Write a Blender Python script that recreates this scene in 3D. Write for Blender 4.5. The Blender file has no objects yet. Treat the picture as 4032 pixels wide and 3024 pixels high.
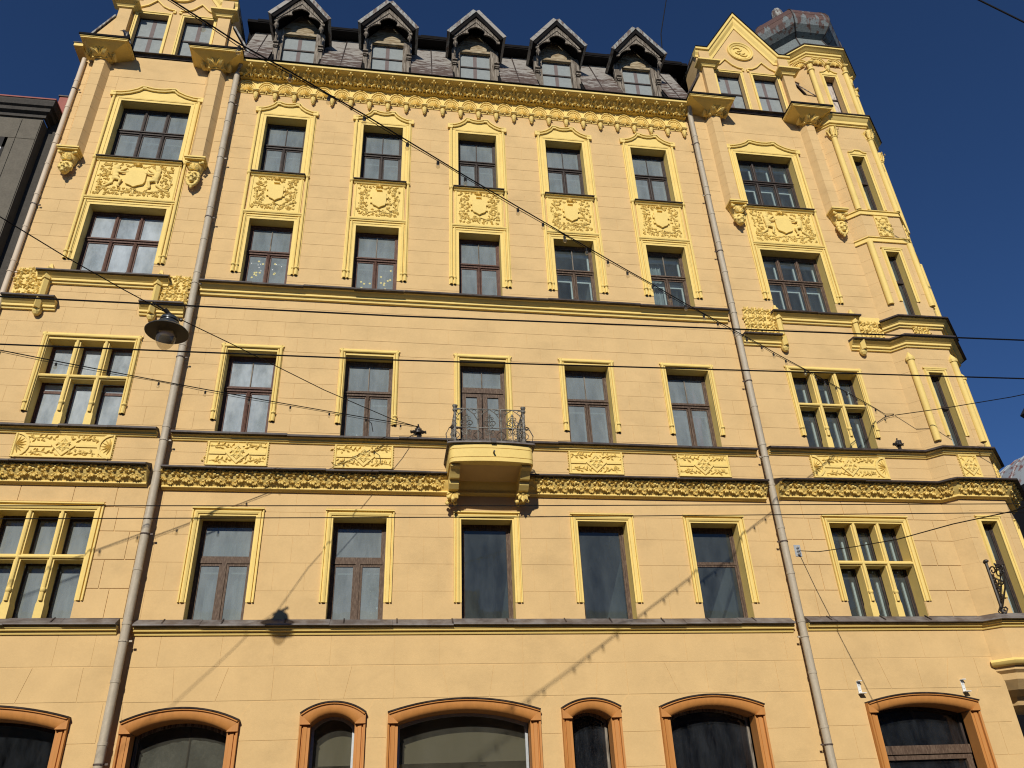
import bpy, bmesh, math, random
from mathutils import Vector, Matrix
R = math.radians
rnd = random.Random(7)
S = bpy.context.scene
COL = S.collection

# ------------------------------------------------------------------ camera, sky, sun
cam_d = bpy.data.cameras.new('camera')
cam = bpy.data.objects.new('camera', cam_d); COL.objects.link(cam)
cam_d.sensor_width = 36.0
cam_d.lens = 3150.0 / 4032.0 * 36.0
cam_d.clip_start = 0.05
cam_d.clip_end = 3000
_y, _t, _r = R(9.6816), R(30.3465), R(-2.6289)
fw = Vector((math.sin(_y) * math.cos(_t), math.cos(_y) * math.cos(_t), math.sin(_t)))
r0 = Vector((math.cos(_y), -math.sin(_y), 0)); u0 = r0.cross(fw)
rt = math.cos(_r) * r0 + math.sin(_r) * u0
up = -math.sin(_r) * r0 + math.cos(_r) * u0
cam.matrix_world = Matrix(((rt.x, up.x, -fw.x, 0), (rt.y, up.y, -fw.y, -16.0), (rt.z, up.z, -fw.z, 1.6), (0, 0, 0, 1)))
S.camera = cam

SUN_DIR = Vector((-0.27, -1.0, 0.58)).normalized()          # towards the sun
EL = math.asin(SUN_DIR.z)
W = bpy.data.worlds.new('World'); S.world = W; W.use_nodes = True
wn = W.node_tree.nodes; wl = W.node_tree.links
sky = wn.new('ShaderNodeTexSky'); sky.sky_type = 'NISHITA'; sky.sun_disc = False
sky.sun_elevation = EL
sky.sun_rotation = math.atan2(SUN_DIR.x, SUN_DIR.y)
sky.altitude = 300.0; sky.air_density = 0.7; sky.dust_density = 0.0; sky.ozone_density = 10.0
wl.new(sky.outputs[0], wn['Background'].inputs[0]); wn['Background'].inputs[1].default_value = 0.074
sun_d = bpy.data.lights.new('sun', 'SUN'); sun_d.energy = 4.2; sun_d.angle = R(0.5); sun_d.color = (1.0, 0.93, 0.82)
sun = bpy.data.objects.new('sun', sun_d); COL.objects.link(sun)
sun.rotation_euler = SUN_DIR.to_track_quat('Z', 'Y').to_euler()
sun.location = (-20, -40, 40)
S.view_settings.view_transform = 'Standard'; S.view_settings.look = 'None'
S.view_settings.exposure = 0.06; S.view_settings.gamma = 1.0; S.view_settings.use_curve_mapping = False
S.cycles.filter_width = 1.15

# ------------------------------------------------------------------ materials
def mat(name, col, rough=0.8, var=0.06, scale=1.2, bump=0.0, bscale=40.0, metal=0.0, col2=None, thr=(0.45, 0.6), stretch=None, spec=0.3, fine=0.0, zg=None, blot=0.0):
    m = bpy.data.materials.new(name); m.use_nodes = True
    n = m.node_tree.nodes; l = m.node_tree.links; b = n['Principled BSDF']
    b.inputs['Roughness'].default_value = rough; b.inputs['Metallic'].default_value = metal
    b.inputs['Specular IOR Level'].default_value = spec
    g = n.new('ShaderNodeNewGeometry'); mp = n.new('ShaderNodeMapping')
    if stretch: mp.inputs['Scale'].default_value = stretch
    l.new(g.outputs['Position'], mp.inputs[0])
    t = n.new('ShaderNodeTexNoise'); t.inputs['Scale'].default_value = scale; t.inputs['Detail'].default_value = 6; t.inputs['Roughness'].default_value = 0.62
    l.new(mp.outputs[0], t.inputs['Vector'])
    rp = n.new('ShaderNodeValToRGB')
    if col2:
        rp.color_ramp.elements[0].position, rp.color_ramp.elements[1].position = thr
        rp.color_ramp.elements[0].color = (*col, 1); rp.color_ramp.elements[1].color = (*col2, 1)
    else:
        rp.color_ramp.elements[0].position = 0.3; rp.color_ramp.elements[1].position = 0.7
        rp.color_ramp.elements[0].color = (*[c * (1 - var) for c in col], 1)
        rp.color_ramp.elements[1].color = (*[min(1, c * (1 + var)) for c in col], 1)
    src = t.outputs['Fac']
    if zg:                                               # paint has peeled more towards one end (z0 -> z1 adds -amount..+amount)
        sp = n.new('ShaderNodeSeparateXYZ'); l.new(g.outputs['Position'], sp.inputs[0])
        zr = n.new('ShaderNodeMapRange'); zr.inputs[1].default_value, zr.inputs[2].default_value = zg[0], zg[1]
        zr.inputs[3].default_value, zr.inputs[4].default_value = -zg[2], zg[2]; l.new(sp.outputs['Z'], zr.inputs[0])
        ad = n.new('ShaderNodeMath'); ad.operation = 'ADD'; l.new(src, ad.inputs[0]); l.new(zr.outputs[0], ad.inputs[1]); src = ad.outputs[0]
    l.new(src, rp.inputs[0])
    out = rp.outputs[0]
    if fine:
        t3 = n.new('ShaderNodeTexNoise'); t3.inputs['Scale'].default_value = 22; t3.inputs['Detail'].default_value = 4
        l.new(g.outputs['Position'], t3.inputs['Vector'])
        mr = n.new('ShaderNodeMapRange'); mr.inputs[1].default_value = 0.3; mr.inputs[2].default_value = 0.7
        mr.inputs[3].default_value = 1 - fine; mr.inputs[4].default_value = 1 + fine
        l.new(t3.outputs['Fac'], mr.inputs[0])
        vm = n.new('ShaderNodeVectorMath'); vm.operation = 'SCALE'
        l.new(out, vm.inputs[0]); l.new(mr.outputs[0], vm.inputs['Scale']); out = vm.outputs[0]
    if blot:                                             # faint damp stains and patched areas
        t4 = n.new('ShaderNodeTexNoise'); t4.inputs['Scale'].default_value = 0.75; t4.inputs['Detail'].default_value = 5; t4.inputs['Roughness'].default_value = 0.7
        m4 = n.new('ShaderNodeMapping'); m4.inputs['Scale'].default_value = (1, 1, 1.7); l.new(g.outputs['Position'], m4.inputs[0]); l.new(m4.outputs[0], t4.inputs['Vector'])
        r4 = n.new('ShaderNodeMapRange'); r4.inputs[1].default_value = 0.50; r4.inputs[2].default_value = 0.68; r4.inputs[3].default_value = 1.0; r4.inputs[4].default_value = 1 - blot
        l.new(t4.outputs['Fac'], r4.inputs[0]); v4 = n.new('ShaderNodeVectorMath'); v4.operation = 'SCALE'; l.new(out, v4.inputs[0]); l.new(r4.outputs[0], v4.inputs['Scale']); out = v4.outputs[0]
    l.new(out, b.inputs['Base Color'])
    if bump:
        t2 = n.new('ShaderNodeTexNoise'); t2.inputs['Scale'].default_value = bscale; t2.inputs['Detail'].default_value = 4
        l.new(mp.outputs[0], t2.inputs['Vector'])
        bp = n.new('ShaderNodeBump'); bp.inputs['Strength'].default_value = bump; bp.inputs['Distance'].default_value = 0.02
        l.new(t2.outputs['Fac'], bp.inputs['Height']); l.new(bp.outputs[0], b.inputs['Normal'])
    return m

def glass(name, dust=(0.05, 0.22), dcol=(0.42, 0.46, 0.47), tint=(0.72, 0.78, 0.78), wav=0.02, stretch=(3, 3, 0.9), sc=1.5):
    m = bpy.data.materials.new(name); m.use_nodes = True
    n = m.node_tree.nodes; l = m.node_tree.links; n.remove(n['Principled BSDF'])
    o = n['Material Output']; g = n.new('ShaderNodeNewGeometry')
    mp = n.new('ShaderNodeMapping'); mp.inputs['Scale'].default_value = stretch; l.new(g.outputs['Position'], mp.inputs[0])
    t = n.new('ShaderNodeTexNoise'); t.inputs['Scale'].default_value = sc; t.inputs['Detail'].default_value = 7; t.inputs['Roughness'].default_value = 0.65
    l.new(mp.outputs[0], t.inputs['Vector'])
    mr = n.new('ShaderNodeMapRange'); mr.inputs[1].default_value = 0.35; mr.inputs[2].default_value = 0.72
    mr.inputs[3].default_value, mr.inputs[4].default_value = dust
    l.new(t.outputs['Fac'], mr.inputs[0])
    tw = n.new('ShaderNodeTexNoise'); tw.inputs['Scale'].default_value = 2.2; l.new(g.outputs['Position'], tw.inputs['Vector'])
    bp = n.new('ShaderNodeBump'); bp.inputs['Strength'].default_value = wav; bp.inputs['Distance'].default_value = 0.1
    l.new(tw.outputs['Fac'], bp.inputs['Height'])
    tr = n.new('ShaderNodeBsdfTransparent'); tr.inputs[0].default_value = (*tint, 1)
    df = n.new('ShaderNodeBsdfDiffuse'); df.inputs[0].default_value = (*dcol, 1)
    gl = n.new('ShaderNodeBsdfGlossy'); gl.inputs['Roughness'].default_value = 0.03; l.new(bp.outputs[0], gl.inputs['Normal'])
    fr = n.new('ShaderNodeFresnel'); fr.inputs[0].default_value = 1.6; l.new(bp.outputs[0], fr.inputs['Normal'])
    m1 = n.new('ShaderNodeMixShader'); m2 = n.new('ShaderNodeMixShader')
    l.new(mr.outputs[0], m1.inputs[0]); l.new(tr.outputs[0], m1.inputs[1]); l.new(df.outputs[0], m1.inputs[2])
    bf = n.new('ShaderNodeMath'); bf.operation = 'SUBTRACT'; bf.inputs[0].default_value = 1.0; l.new(g.outputs['Backfacing'], bf.inputs[1])
    mu = n.new('ShaderNodeMath'); mu.operation = 'MULTIPLY'; l.new(fr.outputs[0], mu.inputs[0]); l.new(bf.outputs[0], mu.inputs[1])
    l.new(mu.outputs[0], m2.inputs[0]); l.new(m1.outputs[0], m2.inputs[1]); l.new(gl.outputs[0], m2.inputs[2])
    l.new(m2.outputs[0], o.inputs[0])
    return m

M = {}
M['wall'] = mat('ochre_wall_paint', (0.615, 0.426, 0.198), 0.85, 0.065, 1.3, 0.12, 60, fine=0.022, blot=0.10)
M['trim'] = mat('yellow_trim_paint', (0.765, 0.572, 0.185), 0.7, 0.05, 2.0, 0.06, 50, fine=0.03, blot=0.05)
M['orange'] = mat('orange_surround_paint', (0.48, 0.208, 0.054), 0.6, 0.08, 2.5, 0.08, 30, stretch=(6, 6, 1))
M['lead'] = mat('dark_flashing', (0.030, 0.021, 0.018), 0.55, 0.3, 6, 0.1, 20, col2=(0.085, 0.066, 0.058), thr=(0.4, 0.75))
M['ledge'] = mat('grey_ledge_flashing', (0.105, 0.085, 0.075), 0.6, 0.3, 3, 0.15, 15, col2=(0.20, 0.185, 0.175), thr=(0.4, 0.65))
M['wood_dark'] = mat('dark_brown_window_wood', (0.030, 0.022, 0.019), 0.6, 0.3, 9, 0.2, 40, stretch=(4, 4, 1), col2=(0.075, 0.052, 0.042), thr=(0.45, 0.72))
M['wood_red'] = mat('red_brown_window_wood', (0.075, 0.032, 0.021), 0.6, 0.3, 9, 0.2, 40, stretch=(4, 4, 1), col2=(0.16, 0.085, 0.055), thr=(0.45, 0.75))
M['wood_brown'] = mat('worn_brown_window_wood', (0.075, 0.046, 0.030), 0.65, 0.3, 9, 0.2, 40, stretch=(5, 5, 1), col2=(0.19, 0.135, 0.095), thr=(0.45, 0.75))
M['wood_grey'] = mat('weathered_grey_wood', (0.075, 0.056, 0.040), 0.85, 0.3, 5, 0.4, 30, stretch=(6, 6, 0.6), col2=(0.30, 0.265, 0.215), thr=(0.36, 0.66))
M['wood_tan'] = mat('weathered_tan_boards', (0.17, 0.115, 0.055), 0.85, 0.3, 4, 0.4, 30, stretch=(1.0, 1.0, 7), col2=(0.46, 0.40, 0.28), thr=(0.38, 0.66))
M['white'] = mat('chipped_white_paint', (0.68, 0.70, 0.69), 0.6, 0.08, 8)
M['board'] = mat('grey_window_board', (0.235, 0.262, 0.262), 0.8, 0.10, 7, 0.1, 30, fine=0.05)
M['board_old'] = mat('weathered_window_board', (0.50, 0.45, 0.40), 0.8, 0.2, 4, 0.3, 10, col2=(0.22, 0.17, 0.145), thr=(0.5, 0.62), stretch=(3, 3, 1))
M['stripe'] = mat('dull_brown_paint', (0.15, 0.118, 0.113), 0.8, 0.1, 6)
M['roof'] = mat('peeling_roof_paint', (0.080, 0.054, 0.042), 0.6, 0.3, 3.6, 0.2, 12, col2=(0.26, 0.245, 0.22), thr=(0.475, 0.525), stretch=(0.75, 1.0, 3.2), spec=0.4, fine=0.15, zg=(21.3, 23.3, 0.095))
M['roof_grey'] = mat('weathered_zinc', (0.26, 0.27, 0.255), 0.6, 0.3, 5.0, 0.25, 14, col2=(0.10, 0.066, 0.050), thr=(0.44, 0.62), stretch=(3, 1, 1), fine=0.3)
M['black_and_shade'] = mat('black_roof_edge_and_shade', (0.009, 0.008, 0.008), 0.9, 0.3, 5, spec=0.1)  # black roof edges, plus shade of eave soffit and dormer cheeks in the colour
M['dome'] = mat('rusty_dome_zinc', (0.16, 0.185, 0.185), 0.5, 0.3, 2.2, 0.15, 10, col2=(0.105, 0.058, 0.044), thr=(0.48, 0.54), stretch=(2.6, 2.6, 0.45), spec=0.5, fine=0.25, zg=(25.3, 26.1, 0.13))
M['pipe'] = mat('beige_pipe_paint', (0.42, 0.365, 0.275), 0.55, 0.12, 3.0, 0.1, 20, stretch=(6, 6, 1.2), fine=0.06)
M['pipe_pale'] = mat('pinkish_pipe_paint', (0.56, 0.46, 0.34), 0.6, 0.12, 2.0, stretch=(5, 5, 1))
M['iron'] = mat('black_iron', (0.022, 0.018, 0.016), 0.5, 0.3, 20, spec=0.5)
M['iron_grey'] = mat('weathered_grey_iron', (0.085, 0.080, 0.068), 0.5, 0.4, 15, col2=(0.30, 0.285, 0.24), thr=(0.42, 0.7))
M['cable'] = mat('black_cable_rubber', (0.006, 0.006, 0.007), 0.6, 0.1, 5, spec=0.15)
M['bulkhead'] = mat('olive_grey_plaster', (0.20, 0.19, 0.15), 0.9, 0.05, 1)
M['lamp'] = mat('grey_lamp_enamel', (0.075, 0.083, 0.088), 0.28, 0.05, 10, metal=0.55, spec=0.6)
M['lamp_in'] = mat('dark_lamp_interior', (0.06, 0.052, 0.036), 0.6, 0.1, 10)
M['reflector'] = mat('lamp_reflector', (0.38, 0.34, 0.26), 0.4, 0.1, 20)
M['steel'] = mat('galvanised_steel', (0.42, 0.45, 0.47), 0.45, 0.1, 20, metal=0.4)
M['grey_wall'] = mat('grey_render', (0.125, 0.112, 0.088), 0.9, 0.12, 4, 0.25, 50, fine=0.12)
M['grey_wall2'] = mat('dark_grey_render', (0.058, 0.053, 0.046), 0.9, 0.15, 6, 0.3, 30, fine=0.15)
M['pink'] = mat('dusty_red_paint', (0.30, 0.105, 0.085), 0.8, 0.1, 2)
M['room'] = mat('interior_plaster', (0.20, 0.215, 0.22), 0.9, 0.06, 2)
M['room_warm'] = mat('interior_beige_plaster', (0.44, 0.41, 0.32), 0.9, 0.04, 2)
M['curtain'] = mat('white_curtain_cloth', (0.58, 0.62, 0.64), 0.9, 0.25, 3, 0.1, 10, stretch=(5, 5, 1))
M['lace'] = mat('grey_lace_cloth', (0.36, 0.39, 0.40), 0.9, 0.25, 6, stretch=(4, 4, 1))
M['plastic'] = mat('clear_plastic_sheet', (0.30, 0.33, 0.33), 0.28, 0.3, 3, 0.0, 7, spec=1.0)
M['plastic_black'] = mat('black_plastic_sheet', (0.007, 0.008, 0.010), 0.16, 0.3, 3, 1.0, 5, stretch=(3.0, 3.0, 0.8), spec=0.9)
M['plastic_grey'] = mat('grey_plastic_sheet', (0.06, 0.068, 0.07), 0.4, 0.25, 2, 0.8, 3.5, stretch=(1.5, 1.5, 0.8), spec=0.5)
M['pinkcloth'] = mat('pink_cloth', (0.55, 0.045, 0.14), 0.9, 0.2, 8)
M['paper'] = mat('white_paper', (0.8, 0.8, 0.78), 0.9, 0.02)
M['gold'] = mat('yellow_sticker_paint', (0.55, 0.50, 0.22), 0.7, 0.1)
M['feather'] = mat('black_feathers', (0.012, 0.012, 0.014), 0.45, 0.3, 30, spec=0.5)
M['bulb'] = glass('bulb_glass', (0.04, 0.10), (0.7, 0.68, 0.6), (0.9, 0.88, 0.82))
M['globe'] = glass('lamp_globe_glass', (0.06, 0.10), (0.7, 0.66, 0.55), (0.80, 0.77, 0.70))
M['glass_clear'] = glass('clear_window_glass', (0.04, 0.10), (0.36, 0.41, 0.42), (0.82, 0.87, 0.87), 0.012, sc=0.9)
M['glass'] = glass('dusty_window_glass', (0.30, 0.52), (0.36, 0.405, 0.415), sc=1.1)
M['glass_shop'] = glass('shop_window_glass', (0.03, 0.07), (0.40, 0.39, 0.33), (0.8, 0.8, 0.76), 0.006, sc=0.7)
M['glass_dark'] = glass('dark_shop_glass', (0.0, 0.03), (0.36, 0.40, 0.44), (0.85, 0.87, 0.9), 0.01)
M['glass_milky'] = glass('milky_window_glass', (0.30, 0.80), (0.56, 0.62, 0.65), (0.7, 0.75, 0.76), stretch=(1.6, 1.6, 0.7))
M['asphalt'] = mat('asphalt', (0.05, 0.05, 0.05), 0.9, 0.15, 3, 0.2, 60)
M['paving'] = mat('concrete_paving', (0.26, 0.25, 0.235), 0.9, 0.1, 2, 0.2, 40)
M['kerb'] = mat('granite_kerb', (0.30, 0.29, 0.28), 0.85, 0.1, 8)
M['opp'] = mat('shaded_street_render', (0.20, 0.17, 0.14), 0.9, 0.1, 1)
M['far_roof'] = mat('far_metal_roof', (0.30, 0.33, 0.345), 0.5, 0.15, 2, col2=(0.19, 0.09, 0.075), thr=(0.52, 0.60), stretch=(1.4, 1.4, 0.15))
M['far_stone'] = mat('far_grey_stone', (0.16, 0.16, 0.15), 0.9, 0.1, 1)
M['far_dark'] = mat('far_dark_cladding', (0.018, 0.016, 0.015), 0.8, 0.1, 1)

# ------------------------------------------------------------------ mesh helpers.  coordinates: x right, p towards the street, z up
class MB:
    def __init__(s, fr=None): s.v = []; s.f = []; s.fr = fr
    def P(s, x, p, z):
        if s.fr:
            ox, op, a = s.fr; c, q = math.cos(a), math.sin(a)
            x, p = ox + x * c - p * q, op + x * q + p * c
        s.v.append((x, -p, z)); return len(s.v) - 1
    def F(s, *i): s.f.append(tuple(i))
    def box(s, x0, x1, p0, p1, z0, z1):
        i = [s.P(x, p, z) for z in (z0, z1) for p in (p0, p1) for x in (x0, x1)]
        for q in ((0, 1, 3, 2), (4, 6, 7, 5), (0, 4, 5, 1), (2, 3, 7, 6), (0, 2, 6, 4), (1, 5, 7, 3)): s.F(*[i[k] for k in q])
        return s
    def quad(s, *pts): s.F(*[s.P(*q) for q in pts]); return s
    def prism(s, poly, p0, p1):
        a = [s.P(x, p0, z) for x, z in poly]; b = [s.P(x, p1, z) for x, z in poly]; n = len(poly)
        s.F(*a); s.F(*b[::-1])
        for k in range(n): s.F(a[k], a[(k + 1) % n], b[(k + 1) % n], b[k])
        return s
    def hprism(s, poly, z0, z1):                       # polygon in plan (x, p)
        a = [s.P(x, p, z0) for x, p in poly]; b = [s.P(x, p, z1) for x, p in poly]; n = len(poly)
        s.F(*a); s.F(*b[::-1])
        for k in range(n): s.F(a[k], a[(k + 1) % n], b[(k + 1) % n], b[k])
        return s
    def sweep(s, path, prof, closed=False, plan=False):  # prof (offset along left normal, other axis)
        n = len(path); rings = []
        for k in range(n):
            d = []
            if closed or k > 0: d.append(Vector(path[k]) - Vector(path[k - 1]))
            if closed or k < n - 1: d.append(Vector(path[(k + 1) % n]) - Vector(path[k]))
            ns = [Vector((-q.y, q.x)).normalized() for q in d]
            m = ns[0] if len(ns) == 1 else (ns[0] + ns[1]).normalized()
            m = m / max(0.35, m.dot(ns[0])); rg = []
            for a, b in prof:
                u, w = path[k][0] + m.x * a, path[k][1] + m.y * a
                rg.append(s.P(u, w, b) if plan else s.P(u, b, w))
            rings.append(rg)
        c = len(prof)
        for k in range(n if closed else n - 1):
            A, B = rings[k], rings[(k + 1) % n]
            for j in range(c): s.F(A[j], A[(j + 1) % c], B[(j + 1) % c], B[j])
        if not closed: s.F(*rings[0]); s.F(*rings[-1][::-1])
        return s
    def lathe(s, x, p, prof, n=12, rot=0.0, sx=1.0, sp=1.0):
        rings = []
        for r, z in prof: rings.append([s.P(x + sx * r * math.cos(rot + 2 * math.pi * k / n), p + sp * r * math.sin(rot + 2 * math.pi * k / n), z) for k in range(n)])
        for a, b in zip(rings, rings[1:]):
            for k in range(n): s.F(a[k], a[(k + 1) % n], b[(k + 1) % n], b[k])
        s.F(*rings[0]); s.F(*rings[-1][::-1]); return s
    def tube(s, pts, r, n=6, r2=None):
        pts = [Vector(q) for q in pts]; rings = []
        for k, q in enumerate(pts):
            t = (pts[min(k + 1, len(pts) - 1)] - pts[max(k - 1, 0)]).normalized()
            a = t.cross(Vector((0, 0, 1)) if abs(t.z) < 0.9 else Vector((1, 0, 0))).normalized(); b = t.cross(a)
            rr = r if r2 is None else r + (r2 - r) * k / max(1, len(pts) - 1)
            rings.append([s.P(*(q + rr * (math.cos(2 * math.pi * j / n) * a + math.sin(2 * math.pi * j / n) * b))) for j in range(n)])
        for a, b in zip(rings, rings[1:]):
            for k in range(n): s.F(a[k], a[(k + 1) % n], b[(k + 1) % n], b[k])
        s.F(*rings[0]); s.F(*rings[-1][::-1]); return s
    def ell(s, x, p, z, rx, rp, rz, n=8, m=5):
        pr = [(math.sin(math.pi * k / m), -math.cos(math.pi * k / m)) for k in range(m + 1)]
        top = s.P(x, p, z + rz); bot = s.P(x, p, z - rz); rings = []
        for r, c in pr[1:-1]: rings.append([s.P(x + rx * r * math.cos(2 * math.pi * k / n), p + rp * r * math.sin(2 * math.pi * k / n), z + rz * c) for k in range(n)])
        for a, b in zip(rings, rings[1:]):
            for k in range(n): s.F(a[k], a[(k + 1) % n], b[(k + 1) % n], b[k])
        for k in range(n): s.F(bot, rings[0][(k + 1) % n], rings[0][k]); s.F(top, rings[-1][k], rings[-1][(k + 1) % n])
        return s
    def petal(s, x, z, p, ang, L, w, h, lift=0.0):     # a raised pointed leaf lying on the plane p
        c, q = math.cos(ang), math.sin(ang)
        def pt(u, v, hh): return s.P(x + u * c - v * q, p + hh, z + u * q + v * c)
        a = pt(0, 0, h * 0.5); b = pt(L * 0.55, w, h * 0.15 + lift * 0.5); t = pt(L, 0, h * 0.3 + lift); d = pt(L * 0.55, -w, h * 0.15 + lift * 0.5); m = pt(L * 0.5, 0, h + lift * 0.6)
        b0 = pt(L * 0.55, w * 0.9, -0.01); t0 = pt(L * 0.95, 0, -0.01); d0 = pt(L * 0.55, -w * 0.9, -0.01); a0 = pt(0, 0, -0.01)
        for f in ((a, b, m), (b, t, m), (t, d, m), (d, a, m), (a, a0, b0, b), (b, b0, t0, t), (t, t0, d0, d), (d, d0, a0, a)): s.F(*f)
        return s
    def leaf(s, x, z, p, ang, r, h, n=5, lift=0.0):
        sp = 2.5 if n == 5 else 2 * math.pi * (n - 1) / n
        for k in range(n):
            a = ang + (k / (n - 1) - 0.5) * sp; L = r * (1.0 - 0.25 * abs(k / (n - 1) - 0.5) * (n == 5) * 2)
            s.petal(x, z, p, a, L, r * 0.27, h, lift)
        return s
    def mesh(s, name, smooth=None):
        me = bpy.data.meshes.new(name); me.from_pydata(s.v, [], s.f); me.update()
        b = bmesh.new(); b.from_mesh(me); bmesh.ops.recalc_face_normals(b, faces=b.faces); b.to_mesh(me); b.free()
        if smooth:
            for q in me.polygons: q.use_smooth = True
            me.set_sharp_from_angle(angle=R(smooth))
        return me

def link(name, me, m=None, parent=None, loc=(0, 0, 0), rz=0.0, kind=None, label=None):
    o = bpy.data.objects.new(name, me); COL.objects.link(o)
    if m is not None and me is not None and len(me.materials) == 0: me.materials.append(M[m] if isinstance(m, str) else m)
    if parent is not None: o.parent = parent
    o.location = loc; o.rotation_euler = (0, 0, rz)
    if kind: o['kind'] = kind
    if label: o['label'] = label
    return o
def part(name, mb, m, parent, smooth=None, **k): return link(name, mb.mesh(name, smooth), m, parent, **k)
def thing(name, label, cat, loc=(0, 0, 0), group=None, me=None, m=None):
    o = link(name, me, m, None, loc); o['label'] = label; o['category'] = cat
    if group: o['group'] = group
    return o
def struct(name, mb, m): return link(name, mb.mesh(name), m, None, kind='structure')

# ------------------------------------------------------------------ the building: main layout numbers (metres)
PB = 0.13                                                # the side bays stand forward
BAYS = [-3.227, -0.595, 2.048, 4.565, 7.112]
HW = 0.545
LX, RX, WH = -6.62, 10.67, 0.89                          # wide bay centres, half width
ROWS = {5: (17.18, 19.34), 4: (13.48, 15.64), 3: (9.55, 11.70), 2: (5.57, 7.72)}
LEFT0, LEFT1, MID0, MID1, RIGHT0, RIGHT1 = -8.70, -4.80, -4.80, 8.66, 8.66, 12.73
OCT = [(12.73, 0.13), (13.0, 0.40), (14.2, 0.40), (15.05, -0.45), (15.05, -1.65)]
B = thing('corner_building', 'tall ochre yellow corner apartment building with gables, dormers, relief panels and an onion domed turret', 'building')

# ------------------------------------------------------------------ ground, road, pavement, neighbours
struct('ground', MB().quad((-400, 400, -0.12), (400, 400, -0.12), (400, -400, -0.12), (-400, -400, -0.12)), 'asphalt')
struct('road', MB().quad((-120, 3.2, -0.116), (120, 3.2, -0.116), (120, 13.0, -0.116), (-120, 13.0, -0.116)), 'asphalt')
struct('pavement', MB().box(-60, 19, 0.0, 3.0, -0.11, 0.0), 'paving')
struct('pavement', MB().box(-60, 60, 13.2, 21.5, -0.11, 0.0), 'paving')
struct('kerb', MB().box(-60, 19.2, 3.0, 3.2, -0.11, 0.004), 'kerb')
struct('kerb', MB().box(-60, 60, 13.0, 13.2, -0.11, 0.004), 'kerb')

# ------------------------------------------------------------------ walls
def wall_cells(mb, x0, x1, z0, z1, ops, p=0.0):
    xs = sorted({x0, x1, *[v for o in ops for v in o[:2] if x0 < v < x1]}); zs = sorted({z0, z1, *[v for o in ops for v in o[2:4] if z0 < v < z1]})
    for a, b in zip(xs, xs[1:]):
        run = None
        for c, d in zip(zs, zs[1:]):
            mx, mz = (a + b) / 2, (c + d) / 2
            hole = any(o[0] < mx < o[1] and o[2] < mz < o[3] for o in ops)
            if hole:
                if run is not None: mb.quad((a, p, run), (b, p, run), (b, p, c), (a, p, c)); run = None
            elif run is None: run = c
        if run is not None: mb.quad((a, p, run), (b, p, run), (b, p, z1), (a, p, z1))
def arc_pts(cx, hw, zs, h, n=14):
    r = (hw * hw + h * h) / (2 * h); cz = zs + h - r; a = math.asin(hw / r)
    return [(cx + r * math.sin(-a + 2 * a * k / n), cz + r * math.cos(-a + 2 * a * k / n)) for k in range(n + 1)]
def spandrels(mb, arc, zt, p):
    for (a, b), (c, d) in zip(arc, arc[1:]): mb.quad((a, p, b), (c, p, d), (c, p, zt), (a, p, zt))

# ground arches: centre, outer half width of surround, outer spring z, outer peak z, plane
ARCH = [(-3.51, 1.00, 3.83, 4.05, 0.0), (-0.865, 0.585, 3.92, 4.11, 0.0), (1.545, 1.425, 3.91, 4.13, 0.0), (3.965, 0.575, 3.93, 4.09, 0.0), (6.39, 1.06, 3.92, 4.12, 0.0), (10.80, 1.22, 3.90, 4.06, PB), (-6.85, 1.52, 3.91, 4.12, PB)]
TW = 0.19
def aopen(a): cx, hw, zs, zp, p = a; return cx, hw - TW, zs - 0.17, zp - 0.19, p
ops_mid = [(c - HW, c + HW, *ROWS[r]) for c in BAYS for r in ROWS]
ops_mid = [(o[0], o[1], o[2], o[3]) for o in ops_mid]
ops_L = [(LX - WH, LX + WH, *ROWS[r]) for r in ROWS]
ops_R = [(RX - WH, RX + WH, *ROWS[r]) for r in ROWS]
GW = 0.42
GL, GR = -6.70, 10.77                                     # gable centres
for gc, ops in ((GL, ops_L), (GR, ops_R)):
    for s in (-1, 1): ops.append((gc + s * 0.63 - GW, gc + s * 0.63 + GW, 21.28, 23.02))
for nm, x0, x1, p, ops, zt in (('m', MID0, MID1, 0.0, ops_mid, 21.0), ('l', LEFT0, LEFT1, PB, ops_L, 21.2), ('r', RIGHT0, RIGHT1, PB, ops_R, 21.2)):
    mb = MB(); oo = [o for o in ops if o[3] <= 21.0]
    for a in ARCH:
        if a[4] == p and x0 < a[0] < x1:
            cx, hw, zs, zp, _ = aopen(a); oo.append((cx - hw, cx + hw, 0.4, zp)); spandrels(mb, arc_pts(cx, hw, zs, zp - zs), zp, p)
    wall_cells(mb, x0, x1, -0.1, zt, oo, p)
    if nm == 'l': mb.quad((x0, p, 0), (x0, -6, 0), (x0, -6, zt), (x0, p, zt)); mb.quad((x1, p, 0), (x1, 0, 0), (x1, 0, zt), (x1, p, zt))
    if nm == 'r': mb.quad((x0, p, 0), (x0, 0, 0), (x0, 0, zt), (x0, p, zt))
    part('wall', mb, 'wall', B)
# polygonal corner oriel, one wall part per face
FACE = []
for (a, b) in zip(OCT, OCT[1:]):
    d = Vector(b) - Vector(a); FACE.append((a[0], a[1], math.atan2(d.y, d.x), d.length))
for k, (ox, op, an, L) in enumerate(FACE):
    mb = MB((ox, op, an)); oo = []
    if k in (1, 2):
        cx = L / 2 - (0.02 if k == 1 else 0)
        oo = [(cx - 0.2, cx + 0.2, *ROWS[r]) for r in ROWS] + [(cx - 0.2, cx + 0.2, 21.15, 22.95)]
    wall_cells(mb, 0, L, 4.6 if k else 4.6, 24.0 if k else 21.0, oo, 0)
    part('wall', mb, 'wall', B)
mb = MB()                                                 # turret faces that stand free above the roofs, back of the octagon, ground floor corner
o8 = [(13.6 + 1.57 * math.cos(R(67.5 + 45 * k)), -1.05 + 1.57 * math.sin(R(67.5 + 45 * k))) for k in range(8)]
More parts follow.
